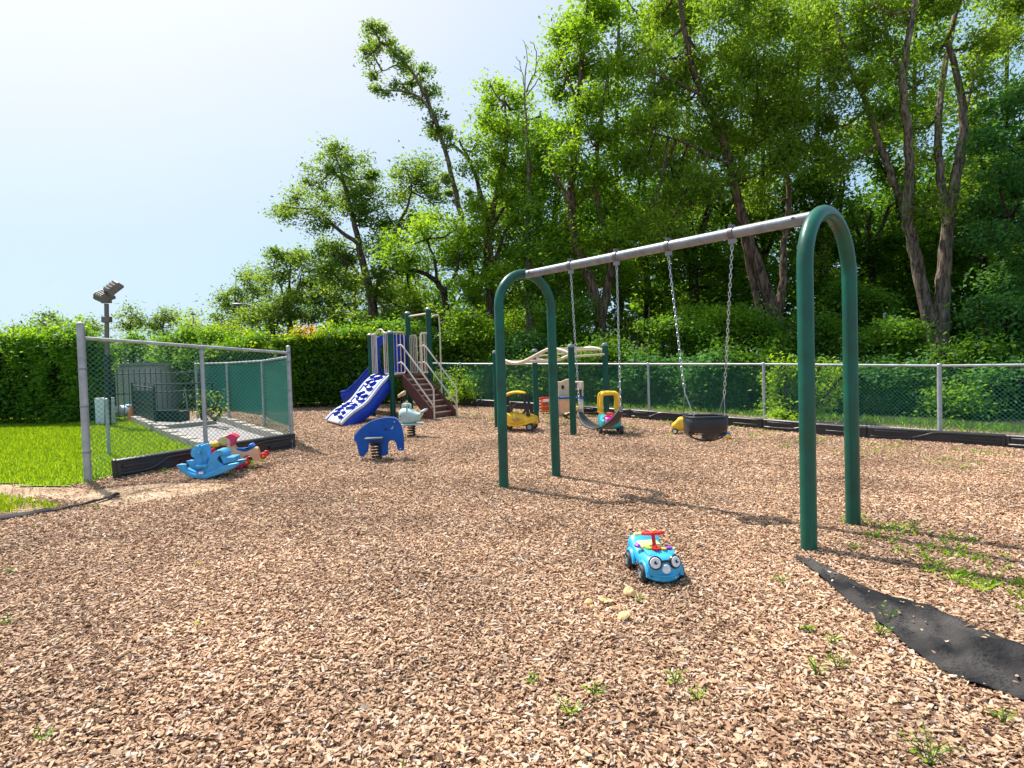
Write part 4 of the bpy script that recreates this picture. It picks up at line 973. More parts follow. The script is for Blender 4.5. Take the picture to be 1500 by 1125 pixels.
m = MB(); m.ell((-.005, .01, .310), (.014, .014, .008), 10, 6); m.build('horn', YEL, sw_)
def gear(c, r, mt, n=10):
    m = MB(); o_ = []
    for k in range(n * 4): 
        a = 2 * PI * k / (n * 4); q = r if k % 4 < 2 else r * .84; o_.append((q * math.cos(a), q * math.sin(a)))
    m.prism(o_, -.006, .006, c, rx=PI / 2, ry=0); m.build('gear', mt, car)
m = MB(); m.loft([sring(x, hw, z0, z1, 4, 20) for x, hw, z0, z1 in ((.055, .092, .19, .205), (.08, .10, .19, .216), (.14, .10, .18, .207), (.165, .092, .17, .192))]); m.build('hood_panel', CYAN, car)
gear((.115, -.022, .218), .033, RED); gear((.108, .066, .217), .026, PURPLE); gear((.125, .030, .216), .020, YEL, 8); gear((.09, -.066, .216), .024, LIME)
m = MB(); m.tube([(.115, -.022, .218), (.115, -.022, .24)], .008, 8); m.build('knob', RED, car)
# face on the nose: local y negative is camera left
def disc(c, r, th, mt, nm, tilt=-.28, yaw=0):
    m = MB(); m.lathe([(r * .92, 0), (r, th * .4), (r * .9, th)], c, 24, rz=yaw, ry=PI / 2 + tilt); return m.build(nm, mt, car)
fx = .200
for sy, mt_ in ((-1, 0), (1, 0)):
    yaw = sy * .32; c = Vector((fx + .014, sy * .066, .152))
    disc(c, .047, .018, BLACK, 'glasses_ring', yaw=yaw); d_ = Vector((math.cos(yaw) * math.cos(.28), math.sin(yaw), .28))
    disc(c + d_ * .014, .037, .008, EYEW, 'eye', yaw=yaw)
    k = c + d_ * .024; m = MB(); m.lathe([(.012, 0), (.012, .003), (.004, .004)], k + Vector((0, .003, .002)), 12, rz=yaw, ry=PI / 2 - .28); m.build('pupil', BLACK, car)
    m = MB(); m.ell(k + Vector((.004, .008, .007)), (.003, .004, .004), 8, 6); m.build('glint', WHITEPL, car)
m = MB(); m.tube([(.242, -.030, .168), (.250, 0, .172), (.242, .030, .168)], .009, 8); m.build('glasses_bridge', BLACK, car)
disc(Vector((fx + .037, 0, .112)), .031, .01, EYEW, 'nose', yaw=0)
m = MB(); m.tube(cat([(.17, -.122, .095), (.205, -.108, .078), (.235, -.06, .068), (.245, 0, .066), (.235, .06, .068), (.205, .108, .078), (.17, .122, .095)], 5), .0085, 8); m.build('smile_ridge', CYAN, car)
m = MB(); m.loft([sring(x, hw, .03, z1, 3, 20) for x, hw, z1 in ((.14, .118, .07), (.20, .112, .07), (.232, .085, .066), (.243, .05, .06))]); m.build('bumper', CYAN, car)
m = MB(); m.tube(cat([(.238, .035, .045), (.236, .06, .050), (.228, .078, .060)], 4), [.002, .003, .004, .004, .004, .0045, .004, .003, .002], 6); m.build('grin_mark', WHITEPL, car)
for sy in (-1, 1):
    m = MB(); m.ell((.185, sy * .113, .082), (.012, .014, .012), 10, 7); m.build('cheek', CYAN, car)
# yellow coupe
yc = G(761, 630); yco = thing('toy_coupe', 'yellow ride-in toy coupe with a black windscreen frame, seen from the side', 'toy car', yc, math.radians(-14))
def coupe(root, bodym, roofm, low, w=.40, L=.72, seatc=None):
    b = [(-.36, .12, .13, .30), (-.34, .17, .10, .35), (-.25, .195, .085, .37), (-.1, .20, .08, .34), (.05, .20, .08, .315), (.2, .195, .085, .31), (.31, .17, .10, .28), (.36, .12, .13, .24)]
    m = MB(); m.loft([sring(x, hw, z0, z1, 3.4, 22) for x, hw, z0, z1 in b]); m.build('body', bodym, root, sub=1)
    return b
coupe(yco, YEL, YEL, YEL)
m = MB(); rf = [(-.25, .14, .63, .67), (-.22, .165, .655, .71), (-.12, .175, .69, .745), (0, .17, .70, .75), (.1, .155, .69, .73), (.14, .14, .675, .705)]
m.loft([sring(x, hw, z0, z1, 3, 18) for x, hw, z0, z1 in rf]); m.build('roof', YEL, yco, sub=1)
for sy in (-1, 1):
    m = MB(); m.tube([(-.28, sy * .165, .33), (-.27, sy * .16, .5), (-.235, sy * .15, .65)], [.045, .036, .03], 10); m.build('rear_pillar', BLACK, yco)
    m = MB(); m.tube([(.22, sy * .165, .28), (.19, sy * .16, .42), (.10, sy * .14, .69)], [.04, .028, .024], 10); m.build('front_pillar', BLACK, yco)
    m = MB(); m.tube([(-.33, sy * .19, .17), (-.15, sy * .21, .12), (0, sy * .215, .10), (.15, sy * .21, .13), (.32, sy * .18, .18)], .022, 8); m.build('lower_moulding', YEL, yco)
    for cx in (-.24, .24): wheel(yco, (cx, sy * .185, .075), .075, .06, hubm=WHITEPL if cx < 0 else GREYHUB)
m = MB()
lg = [(-.075, -.213, .215), (-.06, -.213, .235), (-.03, -.213, .245), (.0, -.213, .245), (.03, -.213, .24), (.06, -.213, .225), (.075, -.213, .205), (.05, -.213, .19), (.02, -.213, .18), (-.01, -.213, .178), (-.05, -.213, .19)]
m.tube(cat(lg, 3, closed=True), .0035, 4, closed=True); m.tube([Vector((.012 * math.cos(a), -.214, .213 + .016 * math.sin(a))) for a in [2 * PI * k / 10 for k in range(10)]], .003, 4, closed=True)
m.tube([(-.045, -.213, .225), (-.05, -.213, .205), (-.03, -.213, .2)], .003, 4); m.tube([(.03, -.213, .2), (.03, -.213, .228), (.048, -.213, .215)], .003, 4); m.build('side_emblem', BRONZE, yco)
m = MB(); m.tube([Vector((.12 + .03 * math.cos(a), .075 * math.sin(a), .37 + .06 * math.cos(a))) for a in [2 * PI * k / 16 for k in range(16)]], .012, 6, closed=True); m.build('steering_wheel', BLACK, yco)
m = MB(); m.box((-.18, 0, .40), (.06, .28, .16)); m.build('seat', BLACK, yco, bevel=.02)
# teal coupe from behind
tc_ = G(893, 634); tco = thing('toy_coupe', 'teal and yellow ride-in toy coupe with a pink panel, behind the belt swing', 'toy car', tc_, math.radians(-93))
coupe(tco, TEAL, YEL, TEAL)
fr = cat([(-.155, 0, .34), (-.158, 0, .5), (-.15, 0, .64), (-.12, 0, .70), (0, 0, .715), (.12, 0, .70), (.15, 0, .64), (.158, 0, .5), (.155, 0, .34)], 4)
for xx, sl_ in ((.16, .03), (-.2, 0)):
    m = MB(); m.tube([Vector((xx + sl_ * (1 - v.z * 1.2), v.x, v.z + .02)) for v in fr], .034, 8); m.build('window_frame', YEL, tco)
m = MB(); m.loft([sring(x, hw, z0, z1, 3, 18) for x, hw, z0, z1 in ((-.23, .13, .70, .74), (-.1, .15, .72, .77), (.1, .15, .72, .76), (.19, .13, .70, .74))]); m.build('roof', YEL, tco)
m = MB(); m.loft([sring(x, hw, z0, z1, 3, 18) for x, hw, z0, z1 in ((.1, .115, .25, .33), (.25, .115, .24, .335), (.33, .10, .2, .30), (.35, .08, .2, .26))]); m.build('bonnet', PINK, tco)
m = MB(); m.tube([Vector((.10 + .02 * math.cos(a), .085 * math.sin(a), .38 + .05 * math.cos(a))) for a in [2 * PI * k / 16 for k in range(16)]], .011, 6, closed=True); m.build('steering_wheel', BLACK, tco)
m = MB(); m.box((.08, 0, .36), (.04, .17, .05)); m.build('dashboard', ORANGE, tco, bevel=.01)
for sy in (-1, 1):
    for cx in (-.24, .24): wheel(tco, (cx, sy * .185, .075), .075, .06)
# toy kitchen
kb = G(838, 612); kb = kb + Vector((.02, .5, 0)); kb.z = T(kb.x, kb.y)
kit = thing('toy_kitchen', 'beige plastic toy kitchen playhouse with a dark blue counter', 'toy kitchen', kb, math.radians(-6))
kw = .62; kh = .84
m = MB(); m.prism([(-kw / 2, 0), (-kw / 2, kh * .96), (-kw / 2 + .10, kh * .96), (-.08, kh + .02), (-.0, kh + .02), (.04, kh * .97), (kw / 2, kh * .95), (kw / 2, kh * .72), (.05, kh * .70), (.05, 0)], .10, .17); m.build('back_panel', TANPL, kit, bevel=.012)
m = MB(); m.box((kw / 2 - .13, .02, kh * .84), (.28, .24, kh * .22)); m.build('upper_cupboard', TANPL, kit, bevel=.015)
m = MB(); m.box((kw / 2 - .19, -.105, kh * .84), (.09, .012, .12)); m.build('oven_window', MAROON, kit); m = MB(); m.box((kw / 2 - .07, -.106, kh * .85), (.06, .012, .10)); m.build('cupboard_door', WHITEPL, kit, bevel=.004)
m = MB(); m.box((0, -.01, kh * .52), (kw, .30, .035)); m.box((kw / 2 - .09, -.02, kh * .50), (.18, .34, .05)); m.build('counter', DARKBLUE, kit, bevel=.012)
m = MB(); m.box((-.12, .0, kh * .25), (.34, .24, kh * .48)); m.build('lower_cupboard', TANPL, kit, bevel=.015)
m = MB(); m.box((-.12, -.125, kh * .26), (.28, .012, kh * .38)); m.build('cupboard_door', PEACH, kit, bevel=.005)
m = MB(); m.box((kw / 2 - .07, -.06, kh * .24), (.12, .10, kh * .5)); m.box((-kw / 2 + .02, -.05, kh * .3), (.04, .22, kh * .6)); m.box((kw / 2 - .02, .1, kh * .6), (.035, .06, kh * .3)); m.build('side_leg', WHITEPL, kit, bevel=.008)
m = MB(); m.ell((-.17, .09, kh * .80), (.035, .02, .05)); m.tube([(-.17, .08, kh * .86), (-.14, .06, kh * .78)], .01, 6); m.build('telephone', BLACK, kit)
# small striped stand
sb = G(800, 607); sb += Vector((0, .3, 0)); sb.z = T(sb.x, sb.y)
sn = thing('toy_shelf', 'small red and white striped toy stand with orange shelves left of the kitchen', 'toy stand', sb, .1)
m = MB()
for sx in (-.12, .12): m.tube([(sx, 0, 0), (sx, 0, .38)], .022, 8)
m.build('post', WHITEPL, sn)
for k in range(5):
    for sx in (-.12, .12): m = MB(); m.lathe([(.025, 0), (.025, .035)], (sx, 0, .03 + k * .075), 10); m.build('red_band', RED, sn)
for z in (.06, .17, .28): m = MB(); m.box((0, .03, z), (.24, .16, .02)); m.build('shelf', ORANGE, sn, bevel=.004)
m = MB(); m.box((0, .10, .2), (.22, .012, .36)); m.build('back', ORANGE, sn)
m = MB(); m.box((.02, -.04, .31), (.15, .02, .08)); m.build('sign_board', WHITEPL, sn, bevel=.004); m = MB(); m.box((0, -.01, .37), (.27, .06, .05)); m.build('top_rail', RED, sn, bevel=.008)
# toy tractor
tb = G(838, 613); tr_ = thing('toy_tractor', 'small black and yellow toy tractor in front of the toy kitchen', 'toy tractor', tb, math.radians(185))
m = MB(); m.loft([sring(x, .06, .08, z, 3, 14) for x, z in ((-.16, .14), (-.12, .18), (.0, .17), (.12, .16), (.17, .12))]); m.build('body', BLACK, tr_)
m = MB(); m.box((-.1, 0, .22), (.13, .14, .10), taper=.8); m.build('cab', YEL, tr_, bevel=.015)
m = MB(); m.box((.19, 0, .08), (.04, .2, .09), ry=.3); m.build('loader_bucket', BLACK, tr_, bevel=.01)
m = MB(); m.tube([(.05, -.09, .15), (.18, -.09, .1)], .012, 6); m.tube([(.05, .09, .15), (.18, .09, .1)], .012, 6); m.build('loader_arm', YEL, tr_)
m = MB(); m.tube([(-.18, 0, .14), (-.22, 0, .26), (-.26, 0, .14)], .014, 6); m.build('rear_arm', YEL, tr_)
for sy in (-1, 1):
    wheel(tr_, (-.1, sy * .085, .065), .065, .04, hubm=YEL); wheel(tr_, (.09, sy * .08, .05), .05, .035, hubm=YEL)
# yellow truck
yb = G(998, 635); yt = thing('toy_truck', 'rounded yellow toy truck left of the bucket swing', 'toy truck', yb, math.radians(160))
m = MB(); m.loft([sring(x, hw, z0, z1, 3, 18) for x, hw, z0, z1 in ((.17, .08, .08, .16), (.14, .105, .05, .19), (.08, .11, .05, .24), (.05, .11, .05, .30), (-.03, .11, .05, .31), (-.07, .10, .05, .28), (-.08, .09, .05, .2))]); m.build('cab', YEL, yt, sub=1)
m = MB(); m.box((-.19, 0, .10), (.24, .2, .06)); m.box((-.19, .10, .16), (.24, .015, .10)); m.box((-.19, -.10, .16), (.24, .015, .10)); m.build('truck_bed', YEL, yt, bevel=.008)
m = MB(); m.box((.055, 0, .24), (.012, .15, .06), ry=.3); m.build('windscreen', BLACK, yt)
for sy in (-1, 1):
    for cx in (.1, -.2): wheel(yt, (cx, sy * .11, .05), .052, .035, hubm=WHITEPL)
# blue and red toy right of the bucket, small blue toy seen under the seat
bb_ = G(1062, 642); bt = thing('toy_train', 'small blue and red toy vehicle on yellow wheels right of the bucket swing', 'toy', bb_, math.radians(-20))
m = MB(); m.loft([sring(x, hw, .04, z1, 3, 14) for x, hw, z1 in ((-.12, .05, .12), (-.08, .06, .14), (.04, .06, .12), (.09, .05, .09))]); m.build('body', DARKBLUE, bt)
m = MB(); m.box((-.06, 0, .16), (.09, .09, .06), taper=.8); m.build('cab', RED, bt, bevel=.01)
for sy in (-1, 1):
    for cx in (.05, -.08): wheel(bt, (cx, sy * .06, .035), .035, .025, hubm=YEL, tyre=YEL)
bb_ = G(1034, 642); bt = thing('toy_figure', 'small light blue and orange toy on the ground seen below the bucket swing', 'toy', bb_, 0)
m = MB(); m.box((.02, 0, .13), (.10, .08, .09), taper=.9); m.build('body', CYAN, bt, bevel=.015)
m = MB(); m.ell((-.055, 0, .13), (.035, .03, .045)); m.build('head', ORANGE, bt)
m = MB(); m.box((0, 0, .045), (.13, .09, .09)); m.build('base', BLACK, bt, bevel=.01)
# ------------------------------------------------------------------ rocking horses
hb = G(308, 698); s1_ = .1 * hb.y / FPX
hr = thing('rocking_horse', 'sky blue plastic rocking horse leaning by the black border timber', 'rocking horse', hb, math.radians(10))
def hl(x, y): return ((x - 500) * s1_, (695 - y) * s1_)
rock = [(120, 470), (170, 560), (280, 645), (420, 690), (520, 692), (640, 660), (780, 610), (900, 555), (965, 500), (940, 482), (850, 495), (720, 525), (620, 575), (500, 625), (400, 625), (300, 585), (250, 530), (255, 465), (190, 458)]
for y in (-.16, .16):
    m = MB(); m.prism([hl(*p) for p in rock], y - .03, y + .03); m.build('rocker', CYANR, hr, bevel=.012)
m = MB(); m.prism([hl(*p) for p in [(200, 560), (420, 660), (560, 655), (760, 590), (760, 560), (560, 600), (420, 610), (260, 530)]], -.16, .16); m.build('floor', CYANR, hr, bevel=.01)
m = MB(); bd_ = [(255, 500), (300, 440), (325, 400), (290, 380), (275, 330), (290, 285), (330, 250), (345, 215), (375, 232), (400, 200), (425, 228), (470, 205), (492, 250), (500, 330), (495, 490), (470, 560), (430, 640), (330, 600)]
m.prism([(v.x, v.z) for v in cat([(a, 0, b) for a, b in [hl(*p) for p in bd_]], 3, closed=True)], -.075, .075); m.build('head', CYANR, hr, bevel=.018)
m = MB(); bk_ = [(500, 520), (540, 430), (580, 350), (640, 300), (710, 300), (755, 350), (750, 385), (700, 375), (650, 420), (690, 480), (730, 520), (640, 590), (520, 640), (430, 640), (440, 560)]
m.prism([(v.x, v.z) for v in cat([(a, 0, b) for a, b in [hl(*p) for p in bk_]], 3, closed=True)], -.13, .13); m.build('seat_back', CYANR, hr, bevel=.015)
m = MB(); m.box((*hl(445, 512)[:1], 0, hl(445, 512)[1]), (.12, .34, .035)); m.build('foot_rest', CYANR, hr, bevel=.01)
m = MB(); m.prism([hl(*p) for p in [(680, 370), (740, 375), (760, 410), (890, 405), (890, 480), (730, 510)]], -.12, .12); m.build('rear_bumper', CYANR, hr, bevel=.012)
m = MB(); m.tube([(hl(400, 330)[0], -.14, hl(400, 330)[1]), (hl(400, 330)[0], .14, hl(400, 330)[1])], .016, 8); m.build('handle', CYANR, hr)
m = MB(); m.box((hl(450, 600)[0], -.192, hl(450, 600)[1]), (.05, .004, .03)); m.build('sticker', WHITEPL, hr)
m = MB(); m.tube([Vector((*[hl(430, 235)[0]], -.077, hl(430, 235)[1])), Vector((hl(430, 470)[0], -.077, hl(430, 470)[1]))], .006, 6); m.build('mane_line', CYANR, hr)
# second horse, behind
h2 = G(352, 690); h2 = h2 + Vector((-.03, .22, 0)); h2.z = T(h2.x, h2.y); s2_ = .1 * h2.y / FPX
hz = thing('rocking_horse', 'peach plastic ride-on horse with a red mane, blue saddle and red wheels', 'rocking horse', h2, math.radians(14))
def h3(x, y): return ((x - 1000) * s2_, (610 - y) * s2_)
nk = [(770, 400), (765, 300), (790, 240), (740, 250), (680, 225), (660, 180), (700, 140), (770, 120), (840, 110), (865, 160), (850, 240), (880, 310), (930, 350), (1010, 370), (1080, 350), (1150, 320), (1180, 345), (1200, 430), (1210, 490), (1130, 510), (1090, 440), (1010, 430), (960, 520), (880, 500), (800, 460)]
m = MB(); m.prism([(v.x, v.z) for v in cat([(a, 0, b) for a, b in [h3(*p) for p in nk]], 3, closed=True)], -.085, .085); m.build('body', PEACH, hz, bevel=.03)
m = MB(); mn = [(760, 135), (800, 112), (850, 100), (920, 150), (900, 170), (880, 200), (860, 270), (830, 275), (825, 200), (800, 160)]
m.prism([(v.x, v.z) for v in cat([(a, 0, b) for a, b in [h3(*p) for p in mn]], 3, closed=True)], -.095, .095); m.build('mane', PINKRED, hz, bevel=.012)
m = MB(); m.prism([h3(*p) for p in [(885, 320), (1050, 325), (1065, 270), (1110, 255), (1145, 300), (1120, 330), (1050, 355), (960, 365), (905, 345)]], -.075, .075); m.build('saddle', mat('saddle_blue', (.02, .14, .48), .4), hz, bevel=.015)
m = MB(); m.tube([(h3(740, 195)[0] - .0, -.10, h3(740, 195)[1]), (h3(740, 195)[0], .10, h3(740, 195)[1])], .022, 8); m.build('bridle', LIME, hz)
for yy in (-.14, .14):
    m = MB()
    for px in (565, 600, 640): m.ell((h3(px, 240)[0], yy * .5, h3(px, 245)[1]), (.035, .03, .032), 10, 7)
    m.build('muzzle_handle', YEL, hz)
m = MB(); m.tube([(h3(690, 255)[0], 0, h3(0, 250)[1]), (h3(790, 260)[0], 0, h3(0, 262)[1])], .02, 8); m.build('bar', YEL, hz)
m = MB(); m.prism([h3(*p) for p in [(490, 430), (550, 300), (580, 310), (560, 430), (620, 520), (760, 560), (860, 480), (960, 500), (1020, 560), (980, 600), (860, 612), (700, 608), (560, 540)]], -.12, .12); m.build('red_rocker', PINKRED, hz, bevel=.015)
for px, py, r in ((1040, 515, .045), (1270, 440, .042)):
    for yy in (-.11, .11):
        o = wheel(hz, (h3(px, py)[0], yy, h3(px, py)[1]), r, .035, hubm=YEL, tyre=RED, hr=.3)
m = MB(); m.tube([(h3(1040, 515)[0], 0, h3(0, 515)[1]), (h3(1150, 470)[0], 0, h3(0, 470)[1]), (h3(1270, 440)[0], 0, h3(0, 440)[1])], .02, 8); m.build('axle_bar', BLACK, hz)
for px, py in ((1105, 545), (1245, 500)):
    m = MB(); m.tube([(h3(px, py)[0], -.1, h3(px, py - 50)[1]), (h3(px, py)[0] + .005, -.1, h3(px, py + 25)[1])], .02, 8); m.build('foot_peg', LIME, hz)
# ------------------------------------------------------------------ mushrooms
rg = random.Random(5)
for (px, py, r, lab) in ((916, 909, .030, 'large pale mushroom nearest the camera, lying on its side'), (921, 872, .028, 'frilled pale mushroom closest to the toy car'), (882, 884, .022, 'tan mushroom cap in the middle of the cluster'), (893, 888, .024, 'golden mushroom cap at the right of the cluster'), (863, 886, .019, 'small round mushroom at the left of the cluster'), (867, 893, .014, 'small split mushroom below the left cap'), (896, 896, .014, 'little mushroom tucked under the golden cap'), (855, 873, .014, 'half buried yellowish mushroom farthest left')):
    c = G(px, py); r *= 1.2; c.z += .010; mu = thing('mushroom', lab, 'mushroom', c, rg.uniform(0, 6))
    t = rg.uniform(-.5, .5)
    prof = [(r * .3, r * .42), (r * .95, r * .36), (r, r * .45), (r * .85, r * .72), (r * .5, r * .92), (r * .12, r * .8 if r > .025 else r)]
    m = MB(); m.lathe(prof, (0, 0, -.002), 16, rx=t, ry=rg.uniform(-.4, .4))
    m.v = [(x * (1 + .12 * math.sin(5 * math.atan2(y, x))), y * (1 + .12 * math.sin(3 * math.atan2(y, x))), z + .003 * math.sin(7 * math.atan2(y, x))) for x, y, z in m.v]; m.build('cap', MUSH, mu)
    m = MB(); m.tube([(0, 0, -.01), (0, r * .1, r * .5)], [r * .35, r * .28], 10); m.build('stem', MUSHS, mu)
# ------------------------------------------------------------------ landscape fabric
def fabric_mat():
    m_, nt, b = new_mat('landscape_fabric'); tc = nt.nodes.new('ShaderNodeTexCoord')
    n = nt.nodes.new('ShaderNodeTexNoise'); n.inputs['Scale'].default_value = 3.5; n.inputs['Detail'].default_value = 9; nt.links.new(tc.outputs['Object'], n.inputs[0])
    r = nt.nodes.new('ShaderNodeValToRGB'); e = r.color_ramp.elements; e[0].position = .40; e[0].color = (.010, .010, .012, 1); e[1].position = .72; e[1].color = (.075, .068, .064, 1)
    nt.links.new(n.outputs[0], r.inputs[0]); nt.links.new(r.outputs[0], b.inputs['Base Color']); b.inputs['Roughness'].default_value = .85; b.inputs['Specular IOR Level'].default_value = .2
    n2 = nt.nodes.new('ShaderNodeTexNoise'); n2.inputs['Scale'].default_value = 45; n2.inputs['Detail'].default_value = 6; nt.links.new(tc.outputs['Object'], n2.inputs[0])
    bp = nt.nodes.new('ShaderNodeBump'); bp.inputs['Strength'].default_value = 1; bp.inputs['Distance'].default_value = .02; nt.links.new(n2.outputs[0], bp.inputs['Height']); nt.links.new(bp.outputs[0], b.inputs['Normal']); return m_
FAB = fabric_mat()
up = [(1166, 819), (1200, 828), (1235, 845), (1280, 868), (1320, 880), (1360, 890), (1400, 908), (1440, 926), (1500, 950), (1600, 1000), (1750, 1080)]
dn_ = [(1166, 821), (1190, 836), (1215, 858), (1250, 890), (1290, 915), (1330, 950), (1380, 985), (1420, 1002), (1500, 1030), (1620, 1090), (1800, 1180)]
uu = cat([G(*p) for p in up], 5); ll = cat([G(*p) for p in dn_], 5); n_ = min(len(uu), len(ll)); rows = []
for i in range(n_):
    row = []
    for j in range(11):
        t = j / 10; p = uu[i].lerp(ll[i], t); u = i / n_
        z = T(p.x, p.y) + .012 + .010 * math.sin(t * PI) + .012 * math.sin(i * .35 + t * 4) * math.sin(t * PI) + (.06 * math.exp(-((t - .40 - .004 * (i - 35)) / .07) ** 2) * sstep(30, 40, i)) + .012 * math.sin(i * .9 - t * 7) * math.sin(t * PI) + .004 * math.sin(i * 1.3 + t * 11)
        row.append(Vector((p.x, p.y, z)))
    rows.append(row)
m = MB(); m.sheet(rows); o = m.build('landscape_fabric', FAB, solid=.003, angle=180); tag(o, 'exposed strip of black landscape fabric lying over the chips at the right', 'fabric')
up = [(-60, 748), (0, 756), (60, 748), (100, 744), (140, 735), (160, 728), (174, 724)]; dn_ = [(-60, 764), (0, 763), (60, 753), (95, 747), (135, 738), (160, 731), (176, 726)]
rows = []
for a, b in zip(cat([G(*p) for p in up], 4), cat([G(*p) for p in dn_], 4)):
    rows.append([a.lerp(b, j / 5) + Vector((0, 0, .012 + .025 * math.sin(PI * j / 5) * (.4 + .6 * math.sin(len(rows) * .9) ** 2))) for j in range(6)])
m = MB(); m.sheet(rows); o = m.build('landscape_fabric', FAB, solid=.003, angle=180); tag(o, 'thin ruffled edge of black fabric on the dirt path at the left', 'fabric')
# ------------------------------------------------------------------ left background: lamp, cabinet, iron fence, walkway, wall
lb = G(158, 625); lp = thing('floodlight_pole', 'dark pole with two square floodlights behind the left fence', 'floodlight', lb)
Hl = pole_h(157, 440, lb); tp = lambda px, py: P(px, py, lb.y) - lb
m = MB(); m.tube([(0, 0, -.1), tp(157, 520)], .06, 12); m.build('lower_pole', IRON, lp)
m = MB(); m.tube([tp(157, 520), tp(156, 445)], .042, 12); m.build('upper_pole', BRONZE, lp)
m = MB(); c = tp(156.5, 468); m.box(c, (.16, .12, .12)); m.build('bracket', BRONZE, lp, bevel=.01)
m = MB(); m.box(tp(156, 442), (.2, .06, .06)); m.box(tp(155, 432), (.05, .05, .2)); m.build('yoke', BRONZE, lp, bevel=.01)
for (px, py, rz, ry) in ((165, 421, .6, .75), (152, 433, -.4, -.35)):
    c = tp(px, py); m = MB(); m.box(c, (.34, .30, .13), rz=rz, ry=-ry, rx=.5, taper=.8); f = m.build('floodlight', BRONZE, lp, bevel=.02)
    m = MB(); m.box(c + rotm(rz, -ry, .5) @ Vector((0, 0, -.075)), (.30, .26, .012), rz=rz, ry=-ry, rx=.5); m.build('lens', GREYHUB, f)
    m = MB(); 
    for k in range(4): m.box(c + rotm(rz, -ry, .5) @ Vector((-.1 + k * .065, 0, .07)), (.01, .2, .03), rz=rz, ry=-ry, rx=.5)
    m.build('cooling_fins', BRONZE, f)
cbp = G(155, 622); cbx = thing('utility_cabinet', 'white metal utility cabinet on the lawn behind the left fence', 'cabinet', cbp)
m = MB(); m.box((0, 0, .30), (.30, .2, .56)); m.build('body', WHITEPL, cbx, bevel=.01); m = MB(); m.box((0, -.105, .31), (.26, .01, .48)); dr = m.build('door', WHITEPL, cbx, bevel=.004)
m = MB(); m.box((.10, -.115, .32), (.015, .015, .06)); m.build('handle', GREYHUB, dr); m = MB(); m.box((.02, 0, .01), (.40, .28, .05)); m.build('plinth', CONC, cbx)
# pale wall building
wa = G(160, 606); wbp = G(238, 600)
wa = P(166, 610, 15.6); wa.z = T(wa.x, 15.6)
wl_ = thing('pool_building', 'pale ribbed wall of a low building behind the iron fence', 'building', (wa.x, 15.6, T(wa.x, 15.6)))
m = MB(); m.box((.45, .9, .6), (.90, 1.6, 1.3)); m.build('wall', PALEWALL, wl_, bevel=.01); m = MB(); m.box((.45, .9, 1.29), (.98, 1.7, .07)); m.build('roof', GREYHUB, wl_)
for k in range(5): m = MB(); m.box((.06 + k * .19, .092, .6), (.02, .02, 1.26)); m.build('batten', PALEWALL, wl_)
pp = P(178, 610, 15.0); pp.z = T(pp.x, pp.y); tb_ = thing('storage_tote', 'white and light blue bags piled at the foot of the pale wall', 'bag', pp)
m = MB(); m.ell((0, 0, .12), (.26, .16, .14)); m.ell((.42, .05, .1), (.2, .15, .12)); m.build('white_bag', WHITEPL, tb_); m = MB(); m.ell((.15, .05, .2), (.14, .10, .08)); m.build('blue_bag', CYAN, tb_)
pp = G(193, 617); cn = thing('traffic_cone', 'small orange cone against the dark panel of the iron fence', 'cone', pp)
m = MB(); m.lathe([(.09, .02), (.03, .34), (.015, .36)], (0, 0, 0), 14); m.build('cone', ORANGE, cn); m = MB(); m.box((0, 0, .012), (.22, .22, .024)); m.build('base', ORANGE, cn)
# iron fence with gate
ia = G(166, 618); ib = G(196, 616); ic = G(228, 628); idd = G(262, 614)
ifn = thing('iron_fence', 'black iron picket fence and gate posts behind the left wire fence', 'fence', (0, 0, 0))
def picket_run(a, b, top_a, top_b, sp, tall=True):
    L = (b - a).xy.length; n = max(2, int(L / sp))
    for k in range(n + 1):
        t = k / n; p = a.lerp(b, t); h = top_a * (1 - t) + top_b * t; big = k in (0, n)
        m = MB(); m.tube([p, p + Vector((0, 0, h + (.06 if not big else .02)))], .009 if not big else .028, 6); m.build('picket' if not big else 'gate_post', IRON, ifn)
    for hh in (.1, .55, .96):
        m = MB(); m.tube([a + Vector((0, 0, top_a * hh)), b + Vector((0, 0, top_b * hh))], .014, 6); m.build('rail', IRON, ifn)
ha = zat(172, 545, ia)
ir = G(245, 612)
picket_run(ia, ir + Vector((.3, 1.0, 0)), ha, ha, .115)
hb_ = zat(194, 562, ib); picket_run(ib, ic, hb_, hb_, .4)
m = MB(); q0 = ib.lerp(ic, .04); q1 = ib.lerp(ic, .96); L = (q1 - q0).xy.length
m.box(((q0 + q1) / 2 + Vector((0, 0, hb_ * .47))), (L, .02, hb_ * .78), rz=ang(q1 - q0)); m.build('dark_panel', DARKPANEL, ifn)
ie = G(313, 618); hc = zat(228, 563, ic); he = zat(310, 561, ie)
for a, b in ((ic, ie),):
    m = MB(); m.tube([a + Vector((0, 0, hc)), b + Vector((0, 0, he))], .014, 6); m.build('top_rail', IRON, ifn)
    m = MB(); m.tube([b, b + Vector((0, 0, he))], .02, 6); m.build('gate_post', IRON, ifn)
# low planter box
pa = G(248, 618); pl = thing('planter_box', 'low dark green slatted planter box by the walkway', 'planter', pa + Vector((0, .1, 0)), -.05)
for k in range(3): m = MB(); m.box((0, -.2, .06 + k * .085), (.62, .03, .075)); m.build('slat', DARKPANEL, pl, bevel=.006)
m = MB(); m.box((0, 0, .12), (.6, .38, .22)); m.build('box', DARKPANEL, pl)
m = MB(); m.tube([G(277, 616) - pa, G(277, 616) - pa + Vector((-.12, .1, .75))], .014, 6) ; o = m.build('garden_pole', GREYHUB); o.location = pa; tag(o, 'thin leaning metal pole between the planter and the windscreen', 'pole')
